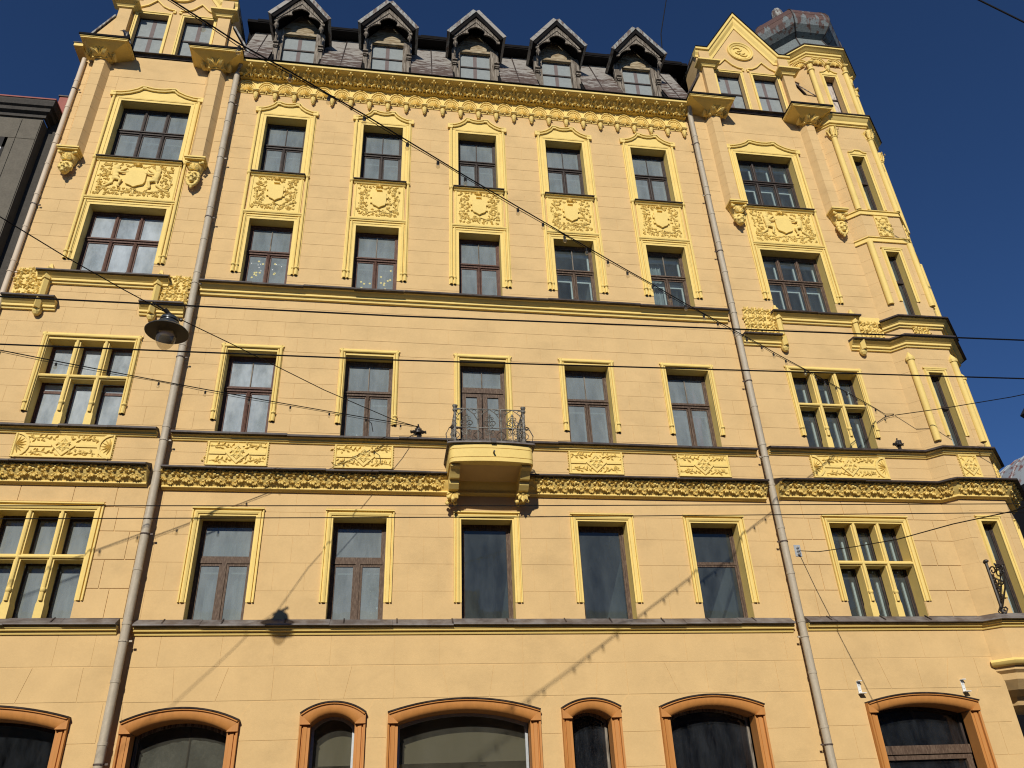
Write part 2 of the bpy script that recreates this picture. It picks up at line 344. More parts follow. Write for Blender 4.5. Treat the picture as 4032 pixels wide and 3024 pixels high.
for k in (1, 2, 3, 4, 5, 6):
    a, b = o8[k], o8[(k + 1) % 8]
    if k == 1: a, b = (13.0, 0.40), (12.15, -0.45)
    if k == 2: a = (12.15, -0.45)
    mb.quad((*a, 20.9), (*b, 20.9), (*b, 24.1), (*a, 24.1))
part('turret_wall', mb, 'wall', B)
mb = MB()
mb.quad((12.73, PB, -0.1), (12.86, PB, -0.1), (12.86, PB, 4.75), (12.73, PB, 4.75)); mb.quad((12.86, PB, -0.1), (13.35, -0.9, -0.1), (13.35, -0.9, 4.7), (12.86, PB, 4.7))
mb.quad((13.35, -0.9, -0.1), (13.6, -8, -0.1), (13.6, -8, 4.7), (13.35, -0.9, 4.7)); mb.quad((15.05, -1.65, 4), (15.05, -10, 4), (15.05, -10, 21), (15.05, -1.65, 21))
part('wall', mb, 'wall', B)
mb = MB()                                                 # curved corbel that carries the oriel over the entrance corner
cc = [(12.62, PB), (12.95, 0.47), (14.22, 0.47), (15.1, -0.42), (15.1, -1.7), (13.0, -1.7)]
pl = [(0.0, 4.62), (0.0, 4.58), (-0.06, 4.55), (-0.06, 4.48), (-0.13, 4.42), (-0.14, 4.30), (-0.30, 4.12), (-0.55, 4.02), (-0.62, 3.86), (-0.75, 3.8)]
cen = Vector((13.6, -0.9)); rings = []
for off, z in pl:
    rings.append([mb.P(q[0] + (cen.x - q[0]) * (-off) * 0.8, q[1] + (cen.y - q[1]) * (-off) * 0.8, z) for q in cc])
for a, b in zip(rings, rings[1:]):
    for k in range(len(cc)): mb.F(a[k], a[(k + 1) % len(cc)], b[(k + 1) % len(cc)], b[k])
mb.F(*rings[-1]); mb.F(*rings[0][::-1])
part('oriel_corbel', mb, 'wall', B)
mb = MB(); mb.sweep([(12.70, PB), (12.98, 0.42), (14.2, 0.42), (15.05, -0.43)], [(0.0, 4.70), (0.10, 4.69), (0.13, 4.64), (0.10, 4.585), (0.04, 4.56), (0.0, 4.56)], plan=True)
part('corbel_moulding', mb, 'trim', B, smooth=40)

# ------------------------------------------------------------------ scored plaster blocks
UB = MB(); UB.box(-0.5, 0.5, -0.5, 0.5, -0.5, 0.5); UBM = UB.mesh('block')
UBM.materials.append(M['wall'])
blocks = []                                               # (kind, data, p0, p1, size)
def clear(a, b, c, d, obst):
    segs = [(a, b)]
    for o in obst:
        if o[2] < d - 0.02 and o[3] > c + 0.02:
            ns = []
            for s, e in segs:
                if o[1] <= s or o[0] >= e: ns.append((s, e)); continue
                if o[0] > s: ns.append((s, o[0]))
                if o[1] < e: ns.append((o[1], e))
            segs = ns
    return [q for q in segs if q[1] - q[0] > 0.07]
def courses(x0, x1, zs, obst, joints, p, fr=None, gap=0.008, proud=0.0055):
    for k, (c, d) in enumerate(zip(zs, zs[1:])):
        kp = proud + rnd.uniform(-0.0015, 0.0015)
        # split the course where an obstacle edge crosses it
        cuts = sorted({c, d, *[v for o in obst for v in o[2:4] if c + 0.05 < v < d - 0.05 and o[1] > x0 and o[0] < x1]})
        cuts = [v for q, v in enumerate(cuts) if q == 0 or v == cuts[-1] or (v - cuts[q - 1] > .07 and cuts[-1] - v > .07)]
        for e, f in zip(cuts, cuts[1:]):
            if f - e < 0.04: continue
            for a, b in clear(x0, x1, e, f, obst):
                js = [j for j in joints(k) if a + 0.12 < j < b - 0.12]
                pts = [a] + js + [b]
                for u, w in zip(pts, pts[1:]):
                    g0 = gap / 2 if u != x0 else 0; zl = e + (gap / 2 if e == c else 0); zh = f - (gap / 2 if f == d else 0)
                    blocks.append((fr, u + g0, w - gap / 2, zl, zh, p, kp))
def rng(a, b, step): return [a + step * k for k in range(int((b - a) / step) + 2)]
def grow(o, e, eb=0.0, et=0.0): return (o[0] - e, o[1] + e, o[2] - eb, o[3] + et)
# obstacle rectangles in the middle section
SUR = []                                                  # outer rectangles of window surrounds, to keep blocks clear
for c in BAYS:
    SUR += [(c - .785, c + .785, 13.92, 19.72), (c - HW, c + HW, 13.1, 13.95), (c - .69, c + .69, 9.88, 11.87), (c - HW, c + HW, 9.4, 9.9), (c - .70, c + .70, 5.95, 7.92), (c - HW, c + HW, 5.3, 5.97)]
for c in (LX, RX):
    SUR += [(c - 1.13, c + 1.13, 13.92, 19.86), (c - WH, c + WH, 13.1, 13.95), (c - 1.04, c + 1.04, 9.88, 11.87), (c - WH, c + WH, 9.4, 9.9), (c - 1.05, c + 1.05, 5.95, 7.92), (c - WH, c + WH, 5.3, 5.97)]
PIERS = [(a + b) / 2 for a, b in zip(BAYS, BAYS[1:])]
PIERS = [PIERS[0] - 2.63] + PIERS + [PIERS[-1] + 2.6]
def jm(k): return PIERS if k % 2 == 1 else []
def jp(k): return [q + s for q in PIERS for s in ((-0.305, 0.305) if k % 2 == 0 else (0,))]
def jb(k): return rng(-4.8, 8.7, 0.635) if k % 2 == 0 else rng(-4.8 + 0.32, 8.7, 0.635)
courses(MID0, MID1, [13.30, 13.72, 14.15, 14.54, 14.93, 15.31, 15.70, 16.09, 16.50, 16.92, 17.31, 17.69, 18.07, 18.50, 18.95, 19.39, 19.80], SUR, jm, 0.0)
courses(MID0, MID1, [11.72, 12.12, 12.54, 12.93, 13.30], SUR, jb, 0.0)
courses(MID0, MID1, [9.66, 10.10, 10.50, 10.89, 11.30, 11.72], SUR, jp, 0.0)
FRP = []
PANELX = [(c, 0.62, 0.0) for c in BAYS if c != 2.048]
for c, h, p in PANELX: FRP.append((c - h, c + h, 8.82, 9.43))
FRP.append((LX - 0.97, LX + 0.97, 8.82, 9.43)); FRP.append((RX - 0.97, RX + 0.97, 8.80, 9.42)); FRP.append((1.2, 2.95, 8.5, 9.5))
courses(MID0, MID1, [8.86, 9.12, 9.42], FRP, lambda k: [], 0.0)
courses(MID0, MID1, [5.63, 6.19, 6.75, 7.32, 7.82, 8.31], SUR, lambda k: jp(k + 1), 0.0)
courses(MID0, MID1, [4.78, 5.37], [], lambda k: [-4.1, -3.0, -2.05, -1.0, 0.2, 1.07, 2.7, 3.95, 4.75, 6.05, 7.1, 8.2], 0.0)
# side bays
PIL = [(-8.52, -8.02, 17.0, 21.2), (-5.50, -4.98, 17.0, 21.2), (9.02, 9.58, 17.0, 21.2), (12.10, 12.66, 17.0, 21.2)]
def jl(k): return [-8.2 + 0.22 * (k % 2), -5.2 - 0.2 * (k % 2)]
def jr(k): return []
zu = [13.40, 13.85, 14.20, 14.58, 14.95, 15.33, 15.72, 16.10, 16.52, 16.94, 17.33, 17.72, 18.10, 18.52, 18.97, 19.40, 19.82, 20.25, 20.68]
def jlu(k): return [-8.2, -5.2] if k % 2 else ([-7.35, -6.4, -5.6] if k > 14 else [])
courses(LEFT0, LEFT1, zu, SUR + PIL, jlu, PB)
courses(RIGHT0, RIGHT1, zu, SUR + PIL, jr, PB)
LB = [(-8.75, -7.85, 12.4, 13.66), (-5.85, -4.7, 12.4, 13.66), (-8.1, -5.3, 13.1, 13.5), (8.6, 9.8, 12.4, 13.66), (11.55, 12.8, 12.4, 13.66), (9.6, 12.0, 13.1, 13.5)]
def jlb(k): return rng(-8.8, -4.8, 0.72) if k % 2 else rng(-8.45, -4.8, 0.72)
courses(LEFT0, LEFT1, [11.74, 12.14, 12.57, 12.99, 13.40], SUR + LB, jlb, PB)
courses(RIGHT0, RIGHT1, [11.74, 12.14, 12.57, 12.99, 13.40], SUR + LB, jr, PB)
def jl3(k): return [-8.35 + 0.3 * (k % 2), -5.2 - 0.1 * (k % 2)]
courses(LEFT0, LEFT1, [9.66, 10.10, 10.50, 10.90, 11.32, 11.74], SUR, jl3, PB)
courses(RIGHT0, RIGHT1, [9.66, 10.10, 10.50, 10.90, 11.32, 11.74], SUR, jr, PB)
courses(LEFT0, LEFT1, [8.86, 9.12, 9.42], FRP, lambda k: [], PB)
courses(RIGHT0, RIGHT1, [8.86, 9.12, 9.42], FRP, lambda k: [], PB)
def jl2(k): return [[-8.2, -5.15], [-8.5, -5.35], [-8.2, -5.0], [-8.5, -5.3], [-8.3, -7.2, -6.2, -5.4]][k % 5]
def jr2(k): return [[9.05, 12.15], [9.3, 12.4], [9.05, 12.15], [9.3, 12.35], [9.2, 10.2, 10.8, 11.9]][k % 5]
courses(LEFT0, LEFT1, [5.63, 6.19, 6.75, 7.32, 7.82, 8.27], SUR, jl2, PB, gap=0.018, proud=0.014)
courses(RIGHT0, RIGHT1, [5.63, 6.19, 6.75, 7.32, 7.82, 8.27], SUR, jr2, PB, gap=0.018, proud=0.014)
courses(LEFT0, LEFT1, [4.78, 5.36], [], lambda k: [-7.9, -6.9, -5.85, -5.2], PB)
courses(RIGHT0, RIGHT1, [4.78, 5.36], [], lambda k: [9.4, 10.2, 11.2, 12.1], PB)
GARC = [(a[0] - a[1] - 0.01, a[0] + a[1] + 0.01, 0, a[2] + 0.03) for a in ARCH]
for (x0, x1, p) in ((LEFT0, LEFT1, PB), (MID0, MID1, 0.0), (RIGHT0, RIGHT1, PB)):
    courses(x0, x1, [1.1, 1.7, 2.30, 2.90, 3.50], [g for g, a in zip(GARC, ARCH) if a[4] == p], lambda k: ([9.2, 12.4] if k % 2 else []), p)
# oriel courses (only the horizontal scores show)
for k in (0, 1, 2):
    ox, op, an, L = FACE[k]; oo = []
    if k: oo = [(L / 2 - 0.42, L / 2 + 0.40, a - 0.3, b + 0.25) for a, b in ROWS.values()]
    for zz in ([16.94, 17.08], [17.13, 17.6, 18.1, 18.6, 19.1, 19.6, 20.1, 20.5], [13.65, 14.2, 14.6, 15.0, 15.4, 15.8], [16.2, 16.6, 16.98], [9.66, 10.1, 10.5, 10.9, 11.32, 11.74, 12.1, 12.5], [8.86, 9.12, 9.4], [5.63, 6.19, 6.75, 7.32, 7.82, 8.2]):
        courses(0.0, L, zz, oo, lambda k: [], 0.0, fr=(ox, op, an), gap=0.008, proud=0.004)

def score(b):
    fr, a, c, z0, z1, p, pr = b; x = (a + c) / 2 + (fr[0] if fr else 0); z = (z0 + z1) / 2
    return (c - a) * (z1 - z0) / (x * x + 256 + (z - 1.6) ** 2) * (1.0 if -8 < x < 13 and 3 < z < 20 else 0.2)
blocks.sort(key=score, reverse=True)
rest = MB()
for i, (fr, a, c, z0, z1, p, pr) in enumerate(blocks):
    if i < 270 and not fr:
        o = bpy.data.objects.new('block', UBM); COL.objects.link(o); o.parent = B
        o.location = ((a + c) / 2, -(p + pr / 2 - 0.005), (z0 + z1) / 2); o.scale = (c - a, pr + 0.01, z1 - z0)
    else:
        rest.fr = fr; rest.box(a, c, p - 0.01, p + pr, z0, z1)
o = part('block_courses', rest, 'wall', B); o['kind'] = 'stuff'
# voussoir course above the shop arches (slanted joints) and shouldered blocks between the arches
def poly_block(poly, p, g=0.006, pr=0.007):
    cx = sum(q[0] for q in poly) / len(poly); cz = sum(q[1] for q in poly) / len(poly)
    q2 = [(x + (g if x < cx else -g), z + (g if z < cz else -g)) for x, z in poly]
    mb = MB(); mb.prism(q2, p - 0.008, p + pr); part('block', mb, 'wall', B)
for (x0, x1, p, js) in ((MID0 + 0.2, MID1 - 0.05, 0.0, [(-3.78, -3.72), (-2.82, -2.98), (-2.0, -2.0), (-1.28, -1.12), (-0.58, -0.70), (0.22, 0.22), (1.12, 1.24), (2.12, 2.02), (2.68, 2.68), (3.35, 3.48), (3.9 + 0.28, 3.9 + 0.2), (4.75, 4.75), (5.55, 5.78), (6.4, 6.4), (7.1, 6.95), (7.9, 7.9)]),
                       (LEFT0, LEFT1 + 0.05, PB, [(-8.1, -8.0), (-7.1, -7.0), (-6.15, -6.3), (-5.3, -5.3)]), (RIGHT0, RIGHT1, PB, [(9.3, 9.3), (10.1, 10.25), (10.95, 10.95), (11.7, 11.5), (12.3, 12.3)])):
    e = [(x0, x0)] + js + [(x1, x1)]
    for (a, b), (c, d) in zip(e, e[1:]): poly_block([(b, 4.175), (d, 4.175), (c, 4.765), (a, 4.765)], p)
edges = sorted([(a[0] - a[1], a[0] + a[1], a[4]) for a in ARCH])
for (x0, x1, p) in ((-4.62, edges[1][0], 0.0), (edges[1][1], edges[2][0], 0.0), (edges[2][1], edges[3][0], 0.0), (edges[3][1], edges[4][0], 0.0), (edges[4][1], edges[5][0], 0.0), (edges[5][1], 8.4, 0.0), (8.7, edges[6][0], PB), (edges[6][1], 12.73, PB), (edges[0][1], -4.83, PB)):
    if x1 - x0 < 0.1: continue
    c = min(0.16, (x1 - x0) * 0.3)
    l = 0.0 if x0 in (-4.62, 8.7) else c; r_ = 0.0 if x1 in (8.4, 12.73, -4.83) else c
    poly_block([(x0 + 0.012, 3.5), (x1 - 0.012, 3.5), (x1 - 0.012, 3.93), (x1 - 0.01 - r_, 4.16), (x0 + 0.01 + l, 4.16), (x0 + 0.012, 3.93)], p)
#--PART2--
# ------------------------------------------------------------------ string courses
PATHS = {'m': [(-4.60, 0.0), (8.44, 0.0)], 'l': [(-8.66, PB), (-4.86, PB)], 'r': [(8.70, PB), (12.73, PB), (13.0, 0.40), (14.2, 0.40), (15.05, -0.45), (15.05, -1.7)]}
def course(name, prof, m, keys='mlr', smooth=None, path=None):
    if 'flashing' in name:                               # sheet metal lengths, each laid slightly differently
        for k in keys:
            pa = path or PATHS[k]; (xa, pp), (xb, pq) = pa[0], pa[1]
            if pp != pq or xb - xa < .9: part(name, MB().sweep(pa, prof, plan=True), m, B, smooth); continue
            n = max(1, round((xb - xa) / rnd.uniform(.95, 1.25))); w = (xb - xa) / n
            for q in range(n):
                da, dp = rnd.uniform(-.009, .007), rnd.uniform(-.006, .014); dr = rnd.uniform(-.007, .007); last = q == n - 1
                pr = [(u + (dp if u > .05 else 0), v + da) for u, v in prof]
                mb = MB(); mb.sweep([(xa + w * q, pp), (xa + w * (q + 1) - (0 if last else .004), pp)] + (list(pa[2:]) if last else []), pr, plan=True)
                x1 = xa + w * (q + 1)
                if not last or len(pa) == 2: mb.v = [(x, y, z + dr * (x - x1) / w) for x, y, z in mb.v]
                part(name, mb, m, B, smooth)
        return
    for k in keys: part(name, MB().sweep(path or PATHS[k], prof, plan=True), m, B, smooth)
# first floor sill course
course('sill_course', [(0, 5.500), (0.135, 5.495), (0.135, 5.440), (0.115, 5.435), (0.105, 5.400), (0.055, 5.395), (0.05, 5.365), (0.035, 5.340), (0, 5.335)], 'trim', smooth=30)
course('sill_flashing', [(-0.02, 5.645), (0.0, 5.640), (0.165, 5.523), (0.20, 5.505), (0.205, 5.480), (0.185, 5.475), (0.0, 5.495), (-0.02, 5.495)], 'ledge')
# flashing seams
for k in 'mlr':
    pa = PATHS[k][:2]; x = pa[0][0] + 0.5
    while x < pa[1][0] - 0.2:
        mb = MB(); p = pa[0][1]; pass
        mb.sweep([(x - .012, p), (x + .012, p)], [(0.0, 5.635), (0.0, 5.66), (0.17, 5.545), (0.19, 5.515)], plan=True); part('flashing_seam', mb, 'lead', B); x += rnd.uniform(0.9, 1.25)
# vine frieze ledge, coved frieze
course('frieze_cove', [(0, 8.60), (0.30, 8.595), (0.30, 8.565), (0.275, 8.555), (0.25, 8.50), (0.19, 8.42), (0.13, 8.36), (0.10, 8.325), (0.115, 8.31), (0.115, 8.285), (0.07, 8.275), (0.05, 8.255), (0, 8.25)], 'trim', smooth=35)
course('frieze_flashing', [(-0.02, 8.80), (0.0, 8.79), (0.36, 8.655), (0.41, 8.635), (0.415, 8.60), (0.39, 8.596), (0, 8.605), (-0.02, 8.605)], 'lead')
# second floor sill course
course('sill_course', [(0, 9.505), (0.135, 9.500), (0.135, 9.475), (0.105, 9.460), (0.085, 9.435), (0.085, 9.415), (0.055, 9.405), (0.045, 9.380), (0, 9.370)], 'trim', smooth=30)
course('sill_flashing', [(-0.02, 9.595), (0.0, 9.590), (0.18, 9.540), (0.20, 9.530), (0.205, 9.485), (0.185, 9.480), (0, 9.500), (-0.02, 9.500)], 'lead')
# third floor sill course: long ledge in the middle
course('sill_course', [(0, 13.430), (0.235, 13.425), (0.235, 13.395), (0.20, 13.380), (0.16, 13.320), (0.125, 13.300), (0.125, 13.245), (0.085, 13.235), (0.065, 13.200), (0.065, 13.175), (0, 13.165)], 'trim', 'm', smooth=30)
course('sill_flashing', [(-0.02, 13.510), (0.0, 13.505), (0.28, 13.455), (0.305, 13.440), (0.31, 13.395), (0.285, 13.390), (0, 13.420), (-0.02, 13.420)], 'lead', 'm')
SC3 = [(a, b - .18) for a, b in [(0, 13.60), (0.20, 13.595), (0.20, 13.565), (0.17, 13.55), (0.12, 13.48), (0.10, 13.47), (0.10, 13.415), (0.06, 13.405), (0.05, 13.36), (0, 13.35)]]
FL3 = [(a, b - .18) for a, b in [(-0.02, 13.68), (0.0, 13.675), (0.24, 13.635), (0.26, 13.62), (0.265, 13.58), (0.24, 13.575), (0, 13.60), (-0.02, 13.60)]]
def dz(pr, d): return [(a, b + d) for a, b in pr]
for x0, x1 in ((-8.10, -5.28), (9.62, 12.02)):
    course('sill_course', SC3, 'trim', 'l', 30, [(x0, PB), (x1, PB)]); course('sill_flashing', FL3, 'lead', 'l', None, [(x0 - .02, PB), (x1 + .02, PB)])
low = [[(-8.66, PB), (-7.56, PB)], [(-5.78, PB), (-4.83, PB)], [(8.68, PB), (9.68, PB)], [(11.62, PB), (12.73, PB), (13.0, 0.40), (14.2, 0.40), (15.05, -0.45), (15.05, -1.65)]]
for pa in low:
    course('ledge_course', dz(SC3, -0.75), 'trim', 'l', 30, pa); course('ledge_flashing', dz(FL3, -0.75), 'lead', 'l', None, pa)
ori = [(12.50, PB - .02), (12.73, PB), (13.0, 0.40), (14.2, 0.40), (15.05, -0.45), (15.05, -1.65)]
course('sill_course', dz(SC3, -0.14), 'trim', 'r', 30, ori[1:]); course('sill_flashing', dz(FL3, -0.14), 'lead', 'r', None, ori[1:])
# oriel bands
for z in (17.09, 16.09):
    course('oriel_band', [(0, z + .05), (0.05, z + .045), (0.055, z + .02), (0.02, z + .01), (0.02, z - .09), (0.045, z - .10), (0.045, z - .125), (0, z - .13)], 'trim', 'r', 30, ori[1:])
course('turret_cornice', [(0, 20.96), (0.21, 20.95), (0.21, 20.90), (0.17, 20.88), (0.12, 20.80), (0.09, 20.77), (0.09, 20.67), (0.04, 20.65), (0.04, 20.61), (0, 20.60)], 'trim', 'r', 30, [(12.62, PB - .1)] + ori[1:])
course('turret_flashing', [(0, 21.03), (0.235, 20.985), (0.245, 20.945), (0.2, 20.94), (0, 20.96)], 'lead', 'r', None, [(12.62, PB - .1)] + ori[1:])
o8b = [(12.15, -1.65), (12.15, -0.45), (13.0, 0.40), (14.2, 0.40), (15.05, -0.45), (15.05, -1.65), (14.2, -2.5), (13.0, -2.5)]
part('turret_eave', MB().sweep(o8b, [(0, 24.22), (0.22, 24.20), (0.22, 24.13), (0.18, 24.11), (0.13, 24.04), (0.09, 24.02), (0.08, 23.95), (0.04, 23.93), (0.03, 23.88), (0, 23.87)], True, True), 'trim', B, 30)
part('turret_flashing', MB().sweep(o8b, [(-0.25, 24.33), (0.245, 24.24), (0.25, 24.20), (0.2, 24.195), (-0.25, 24.195)], True, True), 'lead', B)

# ------------------------------------------------------------------ vine frieze: one motif repeated
def vine():
    mb = MB()
    for (x, z, p, a, r, h, l) in ((-.20, 8.60, .25, 2.3, .13, .026, .05), (-.06, 8.51, .19, -1.9, .12, .026, .03), (.10, 8.50, .18, -1.2, .13, .03, .03), (.17, 8.62, .255, .6, .11, .035, .05), (-.02, 8.64, .27, 1.6, .09, .03, .05), (.26, 8.56, .21, -.3, .08, .03, .03), (-.28, 8.50, .17, 3.6, .10, .03, .04), (.29, 8.64, .26, 1.2, .11, .03, .06), (-.30, 8.62, .26, 2.0, .10, .03, .05), (.02, 8.58, .24, 2.7, .10, .03, .06), (.20, 8.44, .15, -1.8, .09, .025, .02), (-.19, 8.42, .14, -1.2, .09, .025, .02)):
        mb.leaf(x, z, p, a, r, h, 5, l)
    for (x, z, p, r) in ((-.13, 8.57, .26, .038), (-.10, 8.62, .29, .03), (.05, 8.585, .255, .045), (.11, 8.57, .25, .034), (.02, 8.54, .235, .034), (.22, 8.65, .30, .036), (-.24, 8.65, .30, .034), (.29, 8.45, .16, .03), (-.17, 8.45, .165, .03), (.27, 8.62, .28, .028)):
        mb.ell(x, p, z, r, r * 1.1, r, 6, 4)
    mb.tube([(-.31, .17, 8.46), (-.15, .21, 8.52), (0, .19, 8.46), (.15, .22, 8.54), (.31, .18, 8.47)], .016, 5)
    return mb.mesh('vine_motif', 50)
VM = vine(); VM.materials.append(M['trim'])
def place(me, name, x, p, z, an=0.0, sx=1.0, sz=1.0):
    o = bpy.data.objects.new(name, me); COL.objects.link(o); o.parent = B; o.location = (x, -p, z); o.rotation_euler = (0, 0, -an); o.scale = (sx, 1, sz); return o
for x0, x1, p in ((-8.64, -4.90, PB), (-4.56, 1.12, 0.0), (3.05, 8.42, 0.0), (8.74, 12.70, PB)):
    n = round((x1 - x0) / 0.62); w = (x1 - x0) / n
    for k in range(n): place(VM, 'vine_motif', x0 + w * (k + .5), p, 1.478, 0, w / .62, .82)
for k in (0, 1, 2):
    ox, op, an, L = FACE[k]; n = max(1, round(L / 0.6)); w = L / n
    for j in range(n): place(VM, 'vine_motif', ox + math.cos(an) * w * (j + .5), op + math.sin(an) * w * (j + .5), 1.478, an, w / .62, .82)

# ------------------------------------------------------------------ relief panels under the second floor windows
def frame_rect(x0, x1, z0, z1): return [(x0, z0), (x0, z1), (x1, z1), (x1, z0)]
def flower(mb, x, z, p, r, h=.03, n=6):
    for k in range(n): mb.petal(x, z, p, 2 * math.pi * k / n + .3, r, r * .3, h, .01)
    mb.ell(x, p + h * .6, z, r * .25, r * .22, r * .25, 6, 4)
def lozenge_panel(c, hw, p, z0, z1, fans=False, fr=None, slim=False):
    zc = (z0 + z1) / 2; h = z1 - z0
    t = part('relief_panel', MB(fr).box(c - hw, c + hw, p - .01, p + .018, z0, z1), 'trim', B)
    mb = MB(fr); mb.sweep(frame_rect(c - hw, c + hw, z0, z1)[::-1], [(0, p + .015), (0, p + .045), (.025, p + .045), (.035, p + .03), (.045, p + .015)], True)
    q = .42 * h
    mb.sweep([(c - q, zc), (c, zc + q), (c + q, zc), (c, zc - q)], [(-.055, p + .01), (-.055, p + .05), (.0, p + .05), (.0, p + .01)], True)
    if not slim:
        for s in (-1, 1):
            e = hw - (.30 if fans else .04)
            x0, x1 = sorted((c + s * q, c + s * e)); mb.box(x0, x1, p + .01, p + .044, zc - .03, zc + .03)
            if fans:
                pts = [(c + s * (hw - .03 - .25 * math.cos(a)), zc + .26 * math.sin(a)) for a in [R(-85 + 17 * k) for k in range(11)]]
                mb.sweep(pts, [(-.025, p + .01), (-.025, p + .048), (.025, p + .048), (.025, p + .01)])
    part('panel_moulding', mb, 'trim', t)
    mb = MB(fr)
    for k in range(6): mb.petal(c, zc, p + .02, R(90 + 60 * k), q * .62, q * .22, .04, .03)
    for k in range(6): mb.ell(c + q * .22 * math.cos(R(60 * k)), p + .055, zc + q * .22 * math.sin(R(60 * k)), q * .13, .02, q * .13, 6, 4)
    part('rosette', mb, 'trim', t, 50)
    mb = MB(fr)
    if not slim:
        for sx in (-1, 1):
            for sz in (-1, 1):
                x = c + sx * (hw - (.40 if fans else .14)); z = zc + sz * h * .29
                n = 8 if not fans else 9
                for k in range(6): mb.petal(x + rnd.uniform(-.2, .16), z + rnd.uniform(-.05, .05), p + .018, rnd.uniform(0, 6.28), rnd.uniform(.06, .10), .026, .03)
                for k in range(n):
                    mb.petal(x - sx * k * (.05), z + .02 * math.sin(k * 2.2), p + .018, (R(20) if sx < 0 else R(160)) + (1 if k % 2 else -1) * rnd.uniform(.5, 1.1), rnd.uniform(.08, .12), .03, .034)
                mb.tube([(x + sx * .08, p + .025, z - .01), (x - sx * .1, p + .03, z + .02), (x - sx * .26, p + .025, z)], .01, 4)
            if fans:
                for k in range(7): a = R(-72 + 24 * k); mb.petal(c + sx * (hw - .04), zc, p + .018, math.pi * (sx > 0) + a * (1 if sx < 0 else -1), .20, .022, .03)
    else:
        for sx in (-1, 1):
            for sz in (-1, 1): mb.leaf(c + sx * (hw - .07), zc + sz * (h / 2 - .08), p + .018, math.atan2(-sz, -sx), .1, .025, 3)
    for s in (-1, 1):
        for k in range(14): mb.ell(c + s * (hw + .012), p + .012, z0 + h * (k + .5) / 14, .016, .016, h / 34, 4, 3)
    o = part('foliage', mb, 'trim', t, 60); o['kind'] = 'stuff'
for c, h, p in PANELX: lozenge_panel(c, .62, 0.0, 8.83, 9.40)
lozenge_panel(LX, .95, PB, 8.85, 9.40, True); lozenge_panel(RX, .95, PB, 8.82, 9.40, True)
for k in (1, 2):
    ox, op, an, L = FACE[k]; lozenge_panel(L / 2, .235, 0, 8.80, 9.38, fr=(ox, op, an), slim=True)

# cherub relief, one continuous body grown by voxel remesh
def remesh(mb, voxel, name):
    me = mb.mesh(name); o = bpy.data.objects.new(name, me); COL.objects.link(o)
    md = o.modifiers.new('r', 'REMESH'); md.mode = 'VOXEL'; md.voxel_size = voxel
    sm = o.modifiers.new('s', 'SMOOTH'); sm.iterations = 3; sm.factor = 0.5
    dg = bpy.context.evaluated_depsgraph_get(); r = bpy.data.meshes.new_from_object(o.evaluated_get(dg))
    bpy.data.objects.remove(o); r.name = name
    for q in r.polygons: q.use_smooth = True
    return r
def cherub():
    mb = MB()
    def limb(pts, r, r2): mb.tube(pts, r, 8, r2); mb.ell(*pts[-1], r2, r2, r2, 8, 5); mb.ell(*pts[0], r, r, r, 8, 5)
    mb.ell(-.06, .05, .245, .062, .05, .068, 10, 7)                     # head, turned to the shield
    mb.ell(-.005, .06, .235, .018, .018, .02, 6, 5)                     # nose and cheek
    for q in ((-.10, .06, .29), (-.06, .07, .31), (-.02, .07, .30), (-.115, .05, .25), (-.11, .05, .21)): mb.ell(*q, .03, .03, .028, 7, 5)
    mb.tube([(-.07, .045, .20), (-.07, .045, .15)], .03, 8)             # neck
    limb([(-.075, .05, .12), (-.055, .055, -.02)], .072, .066)          # trunk
    mb.ell(-.02, .085, .0, .055, .04, .055, 8, 6)                       # belly
    limb([(-.05, .06, .15), (.06, .08, .10), (.20, .075, .13)], .034, .022)
    limb([(-.06, .04, .16), (.05, .04, .19), (.15, .05, .26)], .032, .022)
    limb([(-.03, .06, -.07), (.085, .075, -.13), (.04, .06, -.27)], .055, .030)
    limb([(-.07, .045, -.07), (-.10, .045, -.20), (-.22, .035, -.30)], .055, .028)
    mb.ell(.06, .06, -.30, .045, .025, .018, 7, 5); mb.ell(-.26, .035, -.31, .035, .02, .018, 7, 5)
    return remesh(mb, .011, 'cherub')
CH = cherub(); CH.materials.append(M['trim'])
def shield_poly(w, h): return [(-w, h), (-w, -h * .35), (-w * .85, -h * .68), (-w * .35, -h * .86), (0, -h * 1.05), (w * .35, -h * .86), (w * .85, -h * .68), (w, -h * .35), (w, h)]
def vine_field(mb, x0, x1, z0, z1, p, avoid, r=.075, step=.088):
    z = z0 + step / 2
    while z < z1:
        x = x0 + step / 2
        while x < x1:
            u, w = x + rnd.uniform(-.03, .03), z + rnd.uniform(-.03, .03)
            if not avoid(u, w):
                if rnd.random() < .82: mb.leaf(u, w, p, rnd.uniform(0, 6.28), r * rnd.uniform(.8, 1.25), .022, 5, rnd.uniform(0, .012))
                else:
                    for k in range(5): mb.ell(u + rnd.uniform(-.035, .035), p + .012, w + rnd.uniform(-.04, .03), .017, .017, .017, 5, 4)
            x += step
        z += step
